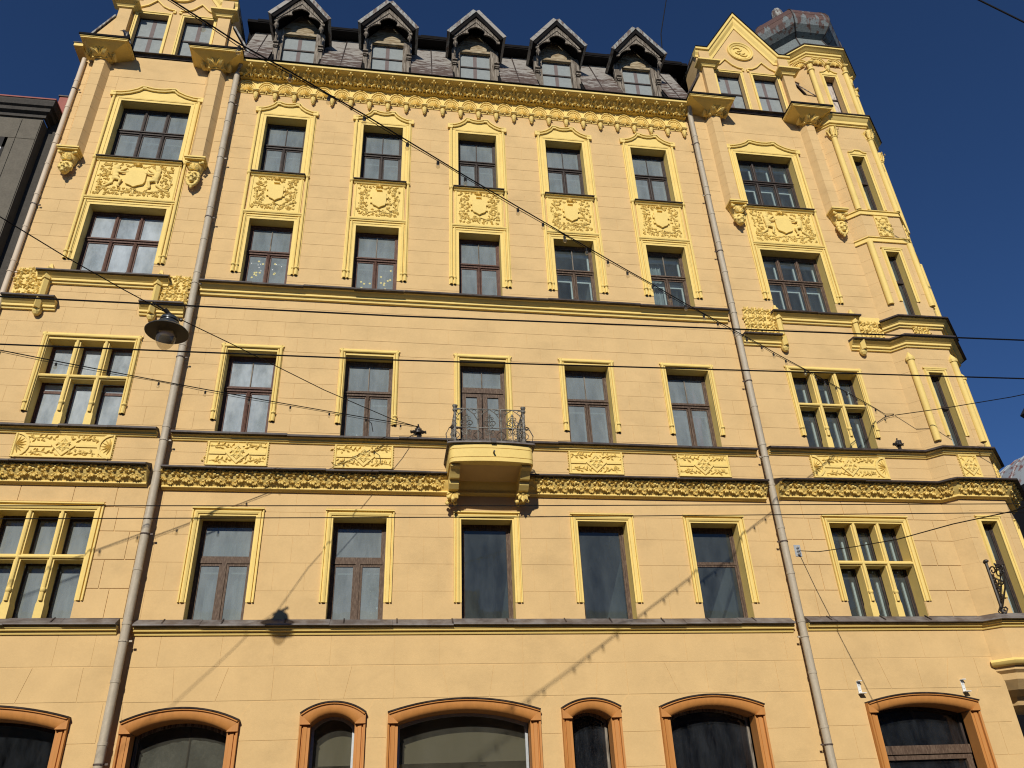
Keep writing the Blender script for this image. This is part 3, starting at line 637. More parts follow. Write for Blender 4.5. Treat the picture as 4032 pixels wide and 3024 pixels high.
def arms_panel(c, p, wide):
    h0, h1 = 15.86, 17.12; hw = .95 if wide else .60; zc = 16.52
    t = part('relief_panel', MB().box(c - hw - .06, c + hw + .06, p - .01, p + .03, h0, h1), 'trim', B)
    mb = MB(); mb.sweep(frame_rect(c - hw, c + hw, h0 + .06, h1 - .05), [(0, p + .02), (0, p + .05), (.02, p + .05), (.04, p + .035), (.05, p + .02)], True); part('panel_moulding', mb, 'trim', t)
    sw, sh = (.24, .27) if wide else (.185, .26)
    mb = MB(); pl = [(c + a, zc + b) for a, b in shield_poly(sw, sh)]; mb.prism(pl, p + .02, p + .085)
    if not wide:
        for s in (-1, 1): mb.box(c + s * (sw + .01) - .035, c + s * (sw + .01) + .035, p + .02, p + .075, zc + .07, zc + .17); mb.box(c + s * (sw + .01) - .03, c + s * (sw + .01) + .03, p + .02, p + .075, zc - .12, zc - .05)
        mb.box(c - .07, c + .07, p + .02, p + .1, zc + .32, zc + .36)
    part('shield', mb, 'trim', t)
    mb = MB()
    if wide:
        av = lambda x, z: abs(x - c) < .60 and -.34 < z - zc < .42 and not (abs(x - c) < .55 and z - zc < -.33)
    else: av = lambda x, z: abs(x - c) < sw + .08 and -.33 < z - zc < .40
    vine_field(mb, c - hw + .06, c + hw - .06, h0 + .12, h1 - .10, p + .03, av)
    mb.leaf(c, zc + .44, p + .04, R(90), .13, .05, 5, .02)
    for s in (-1, 1): mb.tube([(c, p + .04, h0 + .12), (c + s * .04, p + .045, zc - .36), (c + s * .25, p + .04, zc - .42), (c + s * (hw - .12), p + .04, zc - .30), (c + s * (hw - .10), p + .04, zc + .1)], .014, 5)
    o = part('foliage', mb, 'trim', t, 60); o['kind'] = 'stuff'
    if wide:
        for s in (-1, 1):
            o = link('cherub', CH, None, t, (c - s * .42, -(p + .02), zc + .06)); o.scale = (s * 1.12, .8, 1.12)
for c in BAYS: arms_panel(c, 0.0, False)
arms_panel(LX, PB, True); arms_panel(RX, PB, True)
# flower relief blocks beside the third floor sills, with small pedestals
def flower_field(x0, x1, z0, z1, p, fr=None, r=.13, step=.21):
    t = part('flower_relief', MB(fr).box(x0, x1, p - .01, p + .03, z0, z1), 'trim', B); mb = MB(fr)
    z = z0 + step * .45
    while z < z1 - .03:
        x = x0 + step * .45
        while x < x1 - .03:
            flower(mb, x + rnd.uniform(-.03, .03), z + rnd.uniform(-.03, .03), p + .03, r * rnd.uniform(.8, 1.1), .045, 7); x += step
        z += step
    for k in range(14): mb.ell(rnd.uniform(x0 + .03, x1 - .03), p + .045, rnd.uniform(z0 + .03, z1 - .03), .026, .03, .026, 6, 4)
    o = part('foliage', mb, 'trim', t, 50); o['kind'] = 'stuff'
flower_field(-8.58, -7.95, 12.76, 13.58, PB); flower_field(-5.42, -4.84, 12.76, 13.58, PB)
flower_field(8.86, 9.66, 12.76, 13.52, PB); flower_field(12.06, 12.70, 12.76, 13.50, PB)
for x in (-7.90, -5.50, 9.76, 11.90):
    mb = MB(); p = PB
    mb.hprism([(x - .07, p), (x - .07, p + .12), (x, p + .19), (x + .07, p + .12), (x + .07, p)], 12.72, 13.54)
    mb.hprism([(x - .09, p), (x - .09, p + .14), (x, p + .22), (x + .09, p + .14), (x + .09, p)], 13.22, 13.28)
    mb.prism([(x - .07, 13.54), (x + .07, 13.54), (x + .02, 13.70), (x - .02, 13.70)], p, p + .08)
    mb.hprism([(x - .07, p), (x - .07, p + .16), (x, p + .26), (x + .07, p + .16), (x + .07, p)], 12.39, 12.65)
    mb.lathe(x, p + .08, [(.10, 12.39), (.09, 12.33), (.05, 12.27), (.0, 12.25)], 10)
    part('pedestal', mb, 'trim', B)
for k in (1, 2):
    ox, op, an, L = FACE[k]; fr = (ox, op, an)
    flower_field(L / 2 - .22, L / 2 + .22, 12.80, 13.10, 0, fr, .09, .15)
    t = part('relief_panel', MB(fr).box(L / 2 - .22, L / 2 + .22, -.01, .03, 16.20, 16.94), 'trim', B); mb = MB(fr); vine_field(mb, L / 2 - .21, L / 2 + .21, 16.22, 16.93, .03, lambda x, z: False, .085, .11)
    o = part('foliage', mb, 'trim', t, 60); o['kind'] = 'stuff'

# ------------------------------------------------------------------ window surrounds
def jamb(mb, c, hw, z0, z1, prof, top=True):
    pa = [(c - hw, z0), (c - hw, z1), (c + hw, z1), (c + hw, z0)]
    if top: mb.sweep(pa, prof)
    else: mb.sweep(pa[:2], prof); mb.sweep(pa[2:], prof)
def rods(t, p, xs, z0, z1, r=.034, collar=True, fr=None):
    for x in xs:
        mb = MB(fr); mb.lathe(x, p + .045, [(r, z0), (r, z1)], 8)
        if collar:
            mb.lathe(x, p + .045, [(r * 1.1, z0 + .17), (r * 1.7, z0 + .19), (r * 1.7, z0 + .22), (r * 1.1, z0 + .24)], 8); mb.box(x - r * 1.1, x + r * 1.1, p, p + .05, z0, z0 + .17)
        part('colonette', mb, 'trim', t, 40)
def sur_first(c, hw, p):                                   # first floor: plain moulded frame with an inner shadow step
    mb = MB(); z0 = 5.96; zt = 7.72
    jamb(mb, c, hw, z0, zt, [(0, p - .01), (0, p + .02), (.035, p + .02), (.04, p + .045), (.075, p + .06), (.10, p + .06), (.105, p + .02), (.125, p + .02), (.13, p + .055), (.155, p + .055), (.16, p - .01)])
    mb.box(c - hw - .16, c + hw + .16, p + .055, p + .085, zt + .135, zt + .165)
    return part('window_surround', mb, 'trim', B)
def sur_second(c, hw, p, wide=False):                     # second floor: slim rods with a roll across the head
    mb = MB(); z0, zt = 9.90, 11.70
    jamb(mb, c, hw, z0, zt, [(0, p - .01), (0, p + .022), (.13, p + .022), (.135, p - .01)])
    mb.box(c - hw - .15, c + hw + .15, p, p + .045, zt + .125, zt + .155)
    t = part('window_surround', mb, 'trim', B)
    mb = MB(); mb.tube([(c - hw - .13, p + .045, zt + .09), (c + hw + .13, p + .045, zt + .09)], .034, 8); part('head_roll', mb, 'trim', t, 40)
    rods(t, p, [c - hw - .085, c + hw + .085], z0, zt + .15); rods(t, p, [c - hw - .03, c + hw + .03], z0, zt + .05, .018, False)
    return t
OG = [(-1.0, 0.0), (-.82, .015), (-.62, .07), (-.44, .16), (-.36, .235), (-.30, .235), (-.15, .20), (0, .19), (.15, .20), (.30, .235), (.36, .235), (.44, .16), (.62, .07), (.82, .015), (1.0, 0.0)]
def sur_tall(c, hw, p):                                   # third and fourth floor share one tall frame with an ogee top
    ow = hw + .225; mb = MB()
    for z0, zt in ((13.92, 15.64), (17.16, 19.34)):
        jamb(mb, c, hw, z0, zt, [(0, p - .01), (0, p + .02), (.065, p + .02), (.07, p + .035), (.095, p + .035), (.10, p + .02), (.16, p + .02), (.165, p - .01)])
    mb.box(c - hw - .25, c - hw - .162, p - .01, p + .02, 13.92, 19.6); mb.box(c + hw + .162, c + hw + .25, p - .01, p + .02, 13.92, 19.6)
    mb.box(c - hw - .16, c + hw + .16, p - .01, p + .05, 15.785, 15.815)
    k = .95 if hw > .7 else 1.0; tp = [(c + a * ow, 19.50 + b * 1.25 * k) for a, b in OG]
    mb.prism([(c - ow, 19.45)] + tp + [(c + ow, 19.45)], p - .01, p + .028)
    t = part('window_surround', mb, 'trim', B)
    mb = MB(); mb.sweep(tp, [(.0, p + .01), (.0, p + .075), (.035, p + .085), (.045, p + .05), (.06, p + .05), (.065, p + .10), (.095, p + .10), (.10, p + .01)])
    for a in (-.33, .33): mb.box(c + a * ow - .05, c + a * ow + .05, p, p + .085, 19.79, 19.87)
    for a in (-1, 1): mb.box(c + a * ow - .07, c + a * ow + .07, p, p + .09, 19.46, 19.62)
    part('ogee_moulding', mb, 'trim', t)
    mb = MB(); mb.tube([(c - hw - .18, p + .045, 15.85), (c + hw + .18, p + .045, 15.85)], .035, 8); part('head_roll', mb, 'trim', t, 40)
    for s in (-1, 1):
        rods(t, p, [c + s * (hw + .195)], 13.92, 15.88); rods(t, p, [c + s * (hw + .195)], 15.88, 19.58, collar=False)
        rods(t, p, [c + s * (hw + .11)], 13.92, 15.75, .024)
        mb = MB(); mb.lathe(c + s * (hw + .195), p + .045, [(.04, 17.12), (.06, 17.15), (.06, 17.19), (.04, 17.22)], 8); part('collar', mb, 'trim', t)
    mb = MB(); mb.sweep([(c - hw - .13, p), (c + hw + .13, p)], [(0, 17.15), (.13, 17.145), (.13, 17.125), (.09, 17.11), (.06, 17.07), (.03, 17.06), (0, 17.05)], plan=True); part('sill_moulding', mb, 'trim', t)
    mb = MB(); mb.sweep([(c - hw - .15, p), (c + hw + .15, p)], [(-.2, 17.22), (0, 17.215), (.16, 17.175), (.165, 17.148), (0, 17.155), (-.2, 17.16)], plan=True); part('sill_flashing', mb, 'lead', t)
for c in BAYS: sur_first(c, HW, 0.0); sur_second(c, HW, 0.0); sur_tall(c, HW, 0.0)
for c in (LX, RX): sur_first(c, WH, PB); sur_second(c, WH, PB); sur_tall(c, WH, PB)
def sur_oriel(fr, c, z0, z1, top):
    mb = MB(fr); hw = .20
    jamb(mb, c, hw, z0, z1, [(0, -.01), (0, .02), (.05, .02), (.055, .04), (.09, .045), (.10, .02), (.115, -.01)])
    if top == 'flat': mb.box(c - .33, c + .33, 0, .05, z1 + .10, z1 + .13)
    t = part('window_surround', mb, 'trim', B)
    if top == 'ogee':
        tp = [(c + a * .30, z1 + .12 + b) for a, b in ((-1, .03), (-.6, .06), (-.25, .14), (0, .26), (.25, .14), (.6, .06), (1, .03))]
        mb = MB(fr); mb.prism([(c - .3, z1 + .09)] + tp + [(c + .3, z1 + .09)], -.01, .025); mb.sweep(tp, [(0, .01), (0, .06), (.03, .06), (.03, .01)]); part('ogee_moulding', mb, 'trim', t)
    if top == 'low':
        tp = [(c + a * .30, z1 + .10 + b) for a, b in ((-1, .02), (-.55, .05), (-.28, .12), (.28, .12), (.55, .05), (1, .02))]
        mb = MB(fr); mb.prism([(c - .3, z1 + .09)] + tp + [(c + .3, z1 + .09)], -.01, .025); mb.sweep(tp, [(0, .01), (0, .06), (.03, .06), (.03, .01)]); part('ogee_moulding', mb, 'trim', t)
for k in (1, 2):
    ox, op, an, L = FACE[k]; fr = (ox, op, an); c = L / 2 - (.02 if k == 1 else 0)
    sur_oriel(fr, c, 5.96, 7.72, 'flat'); sur_oriel(fr, c, 9.9, 11.7, 'flat'); sur_oriel(fr, c, 13.92, 15.64, 'flat'); sur_oriel(fr, c, 17.18, 19.34, 'low'); sur_oriel(fr, c, 21.15, 22.95, 'ogee')
# slim columns on the oriel corners
for (x, p) in ((13.0, .40), (14.2, .40), (15.05, -.45)):
    for z0, z1, cap in ((9.75, 12.05, 'spike'), (13.80, 15.95, None), (17.14, 20.05, 'cap'), (21.0, 23.15, 'ring')):
        mb = MB(); mb.lathe(x, p - .0, [(.085, z0), (.085, z1)], 12); t = part('corner_column', mb, 'trim', B, 40)
        if cap == 'spike': part('finial', MB().lathe(x, p, [(.11, z1 - .02), (.115, z1 + .05), (.0, z1 + .25)], 8), 'trim', t)
        if cap == 'ring': part('capital', MB().lathe(x, p, [(.09, z1 - .02), (.12, z1), (.12, z1 + .05), (.08, z1 + .07)], 10), 'trim', t)
        if cap == 'cap':
            mb = MB(); mb.lathe(x, p, [(.10, z1), (.115, z1 + .03), (.09, z1 + .06), (.10, z1 + .2), (.16, z1 + .34), (.15, z1 + .38)], 10)
            for q in range(8):
                a = R(45 * q)
                u, w = math.cos(a), math.sin(a)
                mb.tube([(x + u * .10, p + w * .10, z1 + .08), (x + u * .14, p + w * .14, z1 + .25), (x + u * .21, p + w * .21, z1 + .33), (x + u * .20, p + w * .20, z1 + .27)], .03, 5, .015)
            part('capital', mb, 'trim', t, 50)

# ------------------------------------------------------------------ shop arches
for a in ARCH:
    cx, hw, zs, zp, p = a; ow, os, oz = hw - TW, zs - .17, zp - .19
    hood = arc_pts(cx, hw, zs, zp - zs, 16)
    n = len(hood); mb = MB()
    # hood: swept strip between the outer arc and the inner arc
    inner = arc_pts(cx, ow, os, oz - os, 16)
    rings = []
    for (xo, zo), (xi, zi) in zip(hood, inner):
        L = [(1.0, 0), (1.0, .13), (.86, .15), (.80, .115), (.62, .115), (.30, .10), (.08, .065), (0, .03), (0, -.02)]
        rings.append([mb.P(xi + (xo - xi) * u, p + w, zi + (zo - zi) * u) for u, w in L])
    for A, Q in zip(rings, rings[1:]):
        for j in range(len(A)): mb.F(A[j], A[(j + 1) % len(A)], Q[(j + 1) % len(Q)], Q[j])
    mb.F(*rings[0]); mb.F(*rings[-1][::-1])
    t = part('arch_surround', mb, 'orange', B, 35)
    for s in (-1, 1):
        tri = [(cx + s * hw, zs + .0), (cx + s * hw, os - .01), (cx + s * ow, os - .01), (cx + s * ow, os)]
        part('hood_end', MB().prism(tri, p - .01, p + .112), 'orange', t)
    mb = MB()
    for s in (-1, 1):
        pa = [(cx + s * (hw - TW), 0.0), (cx + s * (hw - TW), os - .01)]
        if s > 0: pa = pa[::-1]
        mb = MB(); mb.sweep(pa, [(0, p - .26), (0, p + .03), (.05, p + .03), (.055, p + .045), (.12, p + .055), (.13, p + .025), (.15, p + .025), (.155, p + .075), (TW, p + .085), (TW + .003, p - .01)])
        part('arch_jamb', mb, 'orange', t)
    mb = MB(); ar = arc_pts(cx, ow, os, oz - os, 16)
    for (x0, z0), (x1, z1) in zip(ar, ar[1:]): mb.quad((x0, p, z0), (x1, p, z1), (x1, p - .5, z1), (x0, p - .5, z0))
    part('arch_soffit', mb, 'orange', t)
    mb = MB(); mb.sweep([(x, z + .004) for x, z in hood], [(-.01, p - .005), (-.01, p + .155), (.012, p + .165), (.02, p + .14), (.02, p - .005)]); part('arch_flashing', mb, 'lead', t)
#--PART3--
# ------------------------------------------------------------------ windows
CACHE = {}
def window(kind, c, z0, z1, hw, p, wood='wood_dark', gl='glass', back=None, parent=B, fr=None, d=.26, inner=True, label=None, half=False):
    """one window: wooden frame with sashes, panes, inner sashes, reveal, room behind"""
    h = z1 - z0; key = (kind, round(h, 3), round(hw, 3), wood, gl, back, d, inner)
    if key not in CACHE:
        items = []; w = hw
        rv = MB()
        rv.quad((-w, 0, 0), (-w, -d - .12, 0), (-w, -d - .12, h), (-w, 0, h)); rv.quad((w, 0, 0), (w, -d - .12, 0), (w, -d - .12, h), (w, 0, h)); rv.quad((-w, 0, h), (w, 0, h), (w, -d - .12, h), (-w, -d - .12, h))
        items.append(('reveal', rv.mesh('reveal'), 'trim' if kind != 'board' else 'wall'))
        sl = MB(); sl.sweep([(-w, -d), (w, -d)], [(-.05, .14 if d > .28 else .035), (0, .13 if d > .28 else .03), (d, .008), (d, -.005), (-.05, -.005)], plan=True); items.append(('sill', sl.mesh('sill'), 'ledge'))
        fb = MB(); f0, f1 = -d - .07, -d; e = {'stone': .035, 'board': .018}.get(kind, .05)
        fb.box(-w, -w + e, f0, f1, 0, h); fb.box(w - e, w, f0, f1, 0, h); fb.box(-w + e, w - e, f0, f1, h - e * 1.6, h); fb.box(-w + e, w - e, f0, f1, 0.03, .03 + e * .8)
        main = fb
        X0, X1, Z0, Z1 = -w + e, w - e, .03 + e * .8, h - e * 1.6
        def sash(x0, x1, a, b, s=.045, mull=0, inn=True, pw=None):
            m = MB(); q0, q1 = -d - .05, -d - .012
            m.box(x0, x0 + s, q0, q1, a, b); m.box(x1 - s, x1, q0, q1, a, b); m.box(x0 + s, x1 - s, q0, q1, a, a + s * 1.1); m.box(x0 + s, x1 - s, q0, q1, b - s, b)
            items.append(('sash', m.mesh('sash'), pw or wood))
            xs = [x0 + s]
            for k in range(mull): xm = x0 + (x1 - x0) * (k + 1) / (mull + 1); g = MB(); g.box(xm - .012, xm + .012, q0 + .005, q1 + .004, a + s, b - s); items.append(('glazing_bar', g.mesh('glazing_bar'), 'wood_grey' if wood != 'wood_dark' else wood)); xs.append(xm)
            xs.append(x1 - s)
            for u, v in zip(xs, xs[1:]): items.append(('pane', MB().box(u, v, -d - .034, -d - .030, a + s, b - s).mesh('pane'), gl))
            if inn and inner:
                m = MB(); q0, q1 = -d - .20, -d - .16; s2 = .055
                m.box(x0 + .01, x0 + s2, q0, q1, a, b); m.box(x1 - s2, x1 - .01, q0, q1, a, b); m.box(x0 + s2, x1 - s2, q0, q1, b - .17, b - .05); m.box(x0 + s2, x1 - s2, q0, q1, a, a + s2)
                items.append(('inner_sash', m.mesh('inner_sash'), 'white'))
        def bar(x0, x1, a, b, name, pr=.03, mt=None): items.append((name, MB().box(x0, x1, -d - .07, -d + pr, a, b).mesh(name), mt or wood))
        tz = Z0 + (Z1 - Z0) * .60
        if kind in ('cas2', 'cas3'):
            n = 2 if kind == 'cas2' else 3
            t = MB(); t.sweep([(X0 - .03, -d), (X1 + .03, -d)], [(-.07, tz - .05), (-.07, tz + .05), (.015, tz + .05), (.05, tz + .035), (.05, tz + .005), (.02, tz - .005), (.02, tz - .05)], plan=True); items.append(('transom', t.mesh('transom'), wood))
            cw = (X1 - X0) / n
            for k in range(1, n):
                xm = X0 + cw * k; m = MB(); m.lathe(xm, -d - .005, [(.045, Z0), (.035, Z0 + .1), (.035, tz - .16), (.05, tz - .12), (.036, tz - .10), (.055, tz - .05)], 8); items.append(('mullion', m.mesh('mullion', 40), wood))
                if n == 3: m = MB(); m.lathe(xm, -d - .005, [(.04, tz + .05), (.032, tz + .1), (.032, Z1 - .1), (.045, Z1)], 8); items.append(('mullion', m.mesh('mullion', 40), wood))
            for k in range(n): sash(X0 + cw * k + (.02 if k else 0), X0 + cw * (k + 1) - (.02 if k < n - 1 else 0), Z0, tz - .05)
            if n == 2: sash(X0, X1, tz + .05, Z1, .04, 1)
            else:
                for k in range(3): sash(X0 + cw * k + (.02 if k else 0), X0 + cw * (k + 1) - (.02 if k < 2 else 0), tz + .05, Z1, .04)
        elif kind == 'top1':
            tz = Z0 + (Z1 - Z0) * .62; bar(X0, X1, tz - .05, tz + .05, 'transom', .01); bar(-.045, .045, Z0, tz - .05, 'mullion', .01)
            sash(X0, -.045, Z0, tz - .05, .05); sash(.045, X1, Z0, tz - .05, .05); sash(X0, X1, tz + .05, Z1, .045)
        elif kind == 'pane': sash(X0, X1, Z0, Z1, .045)
        elif kind == 'bar':
            tz = Z0 + (Z1 - Z0) * .62; sash(X0, X1, Z0, tz - .012, .04); sash(X0, X1, tz + .012, Z1, .04); bar(X0, X1, tz - .012, tz + .012, 'transom', -.0, 'wood_brown')
        elif kind == 'slim':
            tz = Z0 + (Z1 - Z0) * .58; bar(X0 - .02, X1 + .02, tz - .04, tz + .04, 'transom', .03)
            sash(X0, X1, Z0, tz - .04, .03); sash(X0, X1, tz + .04, Z1, .03)
        elif kind == 'door':
            tz = Z0 + (Z1 - Z0) * .70; bar(X0, X1, tz - .06, tz + .05, 'transom', .02); sash(X0, X1, tz + .05, Z1, .045, 1)
            for s in (-1, 1):
                x0, x1 = sorted((s * .012, s * X1)); m = MB(); q0, q1 = -d - .06, -d - .005; a, b = Z0, tz - .06
                m.box(x0, x0 + .11, q0, q1, a, b); m.box(x1 - .11, x1, q0, q1, a, b); m.box(x0 + .11, x1 - .11, q0, q1, b - .10, b); m.box(x0 + .11, x1 - .11, q0, q1, a, a + .38)
                m.box(x0 + .15, x1 - .15, q1, q1 + .012, a + .08, a + .30)
                items.append(('door_leaf', m.mesh('door_leaf'), wood)); items.append(('pane', MB().box(x0 + .11, x1 - .11, -d - .04, -d - .035, a + .38, b - .10).mesh('pane'), gl))
        elif kind == 'stone':
            tz = h * .575; sw = .075
            for k in (1, 2):
                xm = -w + 2 * w * k / 3; st = MB()
                st.prism([(xm - sw, 0), (xm + sw, 0), (xm + sw, .34), (xm + sw * .8, .40), (xm + sw * .8, h), (xm - sw * .8, h), (xm - sw * .8, .40), (xm - sw, .34)], -d + .02, -.03)
                st.lathe(xm, -.015, [(.036, .40), (.036, h + .05)], 8); st.lathe(xm, -.015, [(.04, .56), (.055, .58), (.055, .62), (.04, .64)], 8)
                items.append(('stone_mullion', st.mesh('stone_mullion', 40), 'trim'))
            st = MB(); st.box(-w, w, -d + .02, -.032, tz - .055, tz + .055); st.tube([(-w - .02, -.015, tz), (w + .02, -.015, tz)], .036, 8); items.append(('stone_transom', st.mesh('stone_transom', 40), 'trim'))
            for k in range(3):
                a = -w + 2 * w * k / 3 + (.06 if k else .035); b = -w + 2 * w * (k + 1) / 3 - (.06 if k < 2 else .035)
                sash(a, b, Z0, tz - .05, .035); sash(a, b, tz + .05, Z1, .035)
                if k != 1 and wood == 'wood_red': bar(a, b, tz - .30, tz - .24, 'glazing_bar', -.01)
        elif kind == 'board':
            bd = 'board_old' if gl == 'board_old' else 'board'; tz = Z0 + (Z1 - Z0) * .52; sm = gl == 'board_old'
            for a, b in ((Z0, tz - .02), (tz + .02, Z1)):
                items.append(('window_board', MB().box(X0, X1, -d - .05, -d - .03, a, b).mesh('window_board'), bd))
                if not sm: items.append(('painted_stripe', MB().box(-.055, .055, -d - .031, -d - .026, a, b).mesh('painted_stripe'), 'stripe'))
            items.append(('transom', MB().box(X0, X1, -d - .05, -d - .0, tz - .025, tz + .025).mesh('transom'), 'wood_dark'))
        if kind != 'board':
            rm = 'room'; m = MB(); D = 3.3 if kind in ('pane', 'bar', 'stone', 'cas3') else (1.3 if kind == 'slim' else 1.8); rw = w + .06
            q = [(-rw, -.05), (rw, -.05), (rw, h + .12), (-rw, h + .12)]; y0, y1 = -d - .13, -d - D
            m.quad(*[(x, y1, z) for x, z in q])
            for (a, b) in zip(q, q[1:] + q[:1]): m.quad((a[0], y0, a[1]), (b[0], y0, b[1]), (b[0], y1, b[1]), (a[0], y1, a[1]))
            items.append(('room_interior', m.mesh('room_interior'), rm))
            if back:
                if back[0] == 'plastic':
                    mt, za, zb, xa, xb = back; m = MB(); nx, nz = 13, 26; rr = random.Random(5); X_ = lambda q: -w + .05 + (2 * w - .1) * (xa + (xb - xa) * q / nx)
                    ids = [[m.P(X_(i) + rr.uniform(-.012, .012), -d - .16 + rr.uniform(-.032, .032) + .03 * math.sin(i * 1.3 + j * .45), h * (za + (zb - za) * j / nz)) for i in range(nx + 1)] for j in range(nz + 1)]
                    for j in range(nz):
                        for i in range(nx): m.F(ids[j][i], ids[j][i + 1], ids[j + 1][i]); m.F(ids[j][i + 1], ids[j + 1][i + 1], ids[j + 1][i])
                    items.append(('plastic_sheet', m.mesh('plastic_sheet'), mt)); back = None
            if back:
                m = MB(); n = 24; mt, za, zb, xa, xb = back; cz0, cz1 = h * za, h * zb
                for k in range(n):
                    def cx(q): x = -w + .04 + (2 * w - .08) * (xa + (xb - xa) * q / n); return (x, -d - .30 - .025 * math.sin(q * 2.4) - .012 * math.sin(q * 5.1))
                    a, b2 = cx(k), cx(k + 1); m.quad((*a, cz0), (*b2, cz0), (*b2, cz1), (*a, cz1))
                items.append(('curtain' if mt in ('curtain', 'lace', 'pinkcloth') else 'plastic_sheet', m.mesh('curtain', 60), mt))
        mm = main.mesh('window')
        for nm, me, mt in items:
            if len(me.materials) == 0: me.materials.append(M[mt])
        mm.materials.append(M[wood]); CACHE[key] = (mm, items)
    mm, items = CACHE[key]
    if fr: ox, op, an = fr; X, Y, A = ox + c * math.cos(an), -(op + c * math.sin(an)), -an
    else: X, Y, A = c, -p, 0.0
    o = link('window', mm, None, parent, (X, Y, z0), A)
    if label: o['label'] = label
    for nm, me, mt in items: link(nm, me, None, o)
    return o

full = lambda m: (m, 0.0, 1.0, 0.0, 1.0)
# fourth floor
for k, c in enumerate(BAYS): window('cas2', c, *ROWS[5], HW, 0.0, 'wood_dark', 'glass', (None if k in (2, 4) else ('lace', 0, .62, 0, 1)))
window('cas3', LX, *ROWS[5], WH, PB, 'wood_dark', 'glass', ('lace', 0, .55, .0, 1)); window('cas3', RX, *ROWS[5], WH, PB, 'wood_dark', 'glass_clear')
# third floor
W4 = []
for k, c in enumerate(BAYS): W4.append(window('cas2', c, *ROWS[4], HW, 0.0, 'wood_red' if k < 3 else 'wood_brown', ['glass', 'glass', 'glass', 'glass_clear', 'glass_clear'][k], [('lace', 0, 1, 0, 1), ('lace', 0, 1, 0, 1), None, None, ('lace', 0, .95, 0, .5)][k]))
window('cas3', LX, *ROWS[4], WH, PB, 'wood_red', 'glass_milky', ('curtain', 0, .9, 0, 1)); window('cas3', RX, *ROWS[4], WH, PB, 'wood_brown', 'glass_clear')
# second floor
for k, c in enumerate(BAYS):
    if k == 2: window('door', c, ROWS[3][0], ROWS[3][1], HW, 0.0, 'wood_brown', 'glass', ('lace', 0, 1, 0, 1))
    else: window('cas2', c, *ROWS[3], HW, 0.0, ['wood_red', 'wood_brown', '', 'wood_brown', 'wood_brown'][k], ['glass_milky', 'glass', '', 'glass', 'glass'][k], [('curtain', 0, 1, 0, 1), ('plastic', .02, .56, 0, .46), None, None, None][k])
window('stone', LX, *ROWS[3], WH, PB, 'wood_red', 'glass_milky', ('curtain', 0, .9, 0, 1)); window('stone', RX, *ROWS[3], WH, PB, 'wood_dark', 'glass_clear')
# first floor
for k, c in enumerate(BAYS):
    window(['top1', 'top1', 'pane', 'pane', 'bar'][k], c, *ROWS[2], HW, 0.0, 'wood_brown', ['glass', 'glass', 'glass_clear', 'glass_clear', 'glass_clear'][k], [('lace', 0, 1, 0, 1), ('plastic', .02, .60, .54, .97), None, None, None][k], inner=k < 2, d=.30)
window('stone', LX, *ROWS[2], WH, PB, 'wood_dark', 'glass', ('lace', 0, 1, 0, 1), d=.30); window('stone', RX, *ROWS[2], WH, PB, 'wood_dark', 'glass_clear', d=.30)
# a room partition with a glazed screen seen through the second pane window on the first floor
for k in (1, 2):
    ox, op, an, L = FACE[k]; c = L / 2 - (.02 if k == 1 else 0); fr = (ox, op, an)
    for r in (2, 3, 4, 5): window('slim', c, *ROWS[r], .20, 0, 'wood_dark', 'glass_clear', fr=fr, d=.2)
    window('board', c, 21.15, 22.95, .20, 0, 'wood_dark', 'board_old', fr=fr, d=.2)
# small printed stickers and papers on the panes
def sticker(o, x, z, r, m, n=6, d=.262):
    mb = MB(); pts = []
    for k in range(n * 2): a = math.pi * k / n; rr = r if k % 2 == 0 else r * .55; pts.append((x + rr * math.cos(a), z + rr * math.sin(a)))
    mb.prism(pts, -d - .03, -d - .027); part('sticker', mb, m, o)
for k in (0, 1):
    for j in range(12): sticker(W4[k], rnd.choice((-1, 1)) * rnd.uniform(.10, .42), rnd.uniform(.32, 1.05), .035, 'gold')
for (o, x, z) in ((W4[0], -.12, .25), (W4[1], -.43, .30), (W4[2], -.36, .34)): part('paper_note', MB().box(x - .04, x + .04, -.292, -.288, z - .04, z + .04), 'paper', o)
for j in range(9): sticker(W4[0], rnd.uniform(-.4, .4), rnd.uniform(.75, 1.0), .016, 'paper', 4)

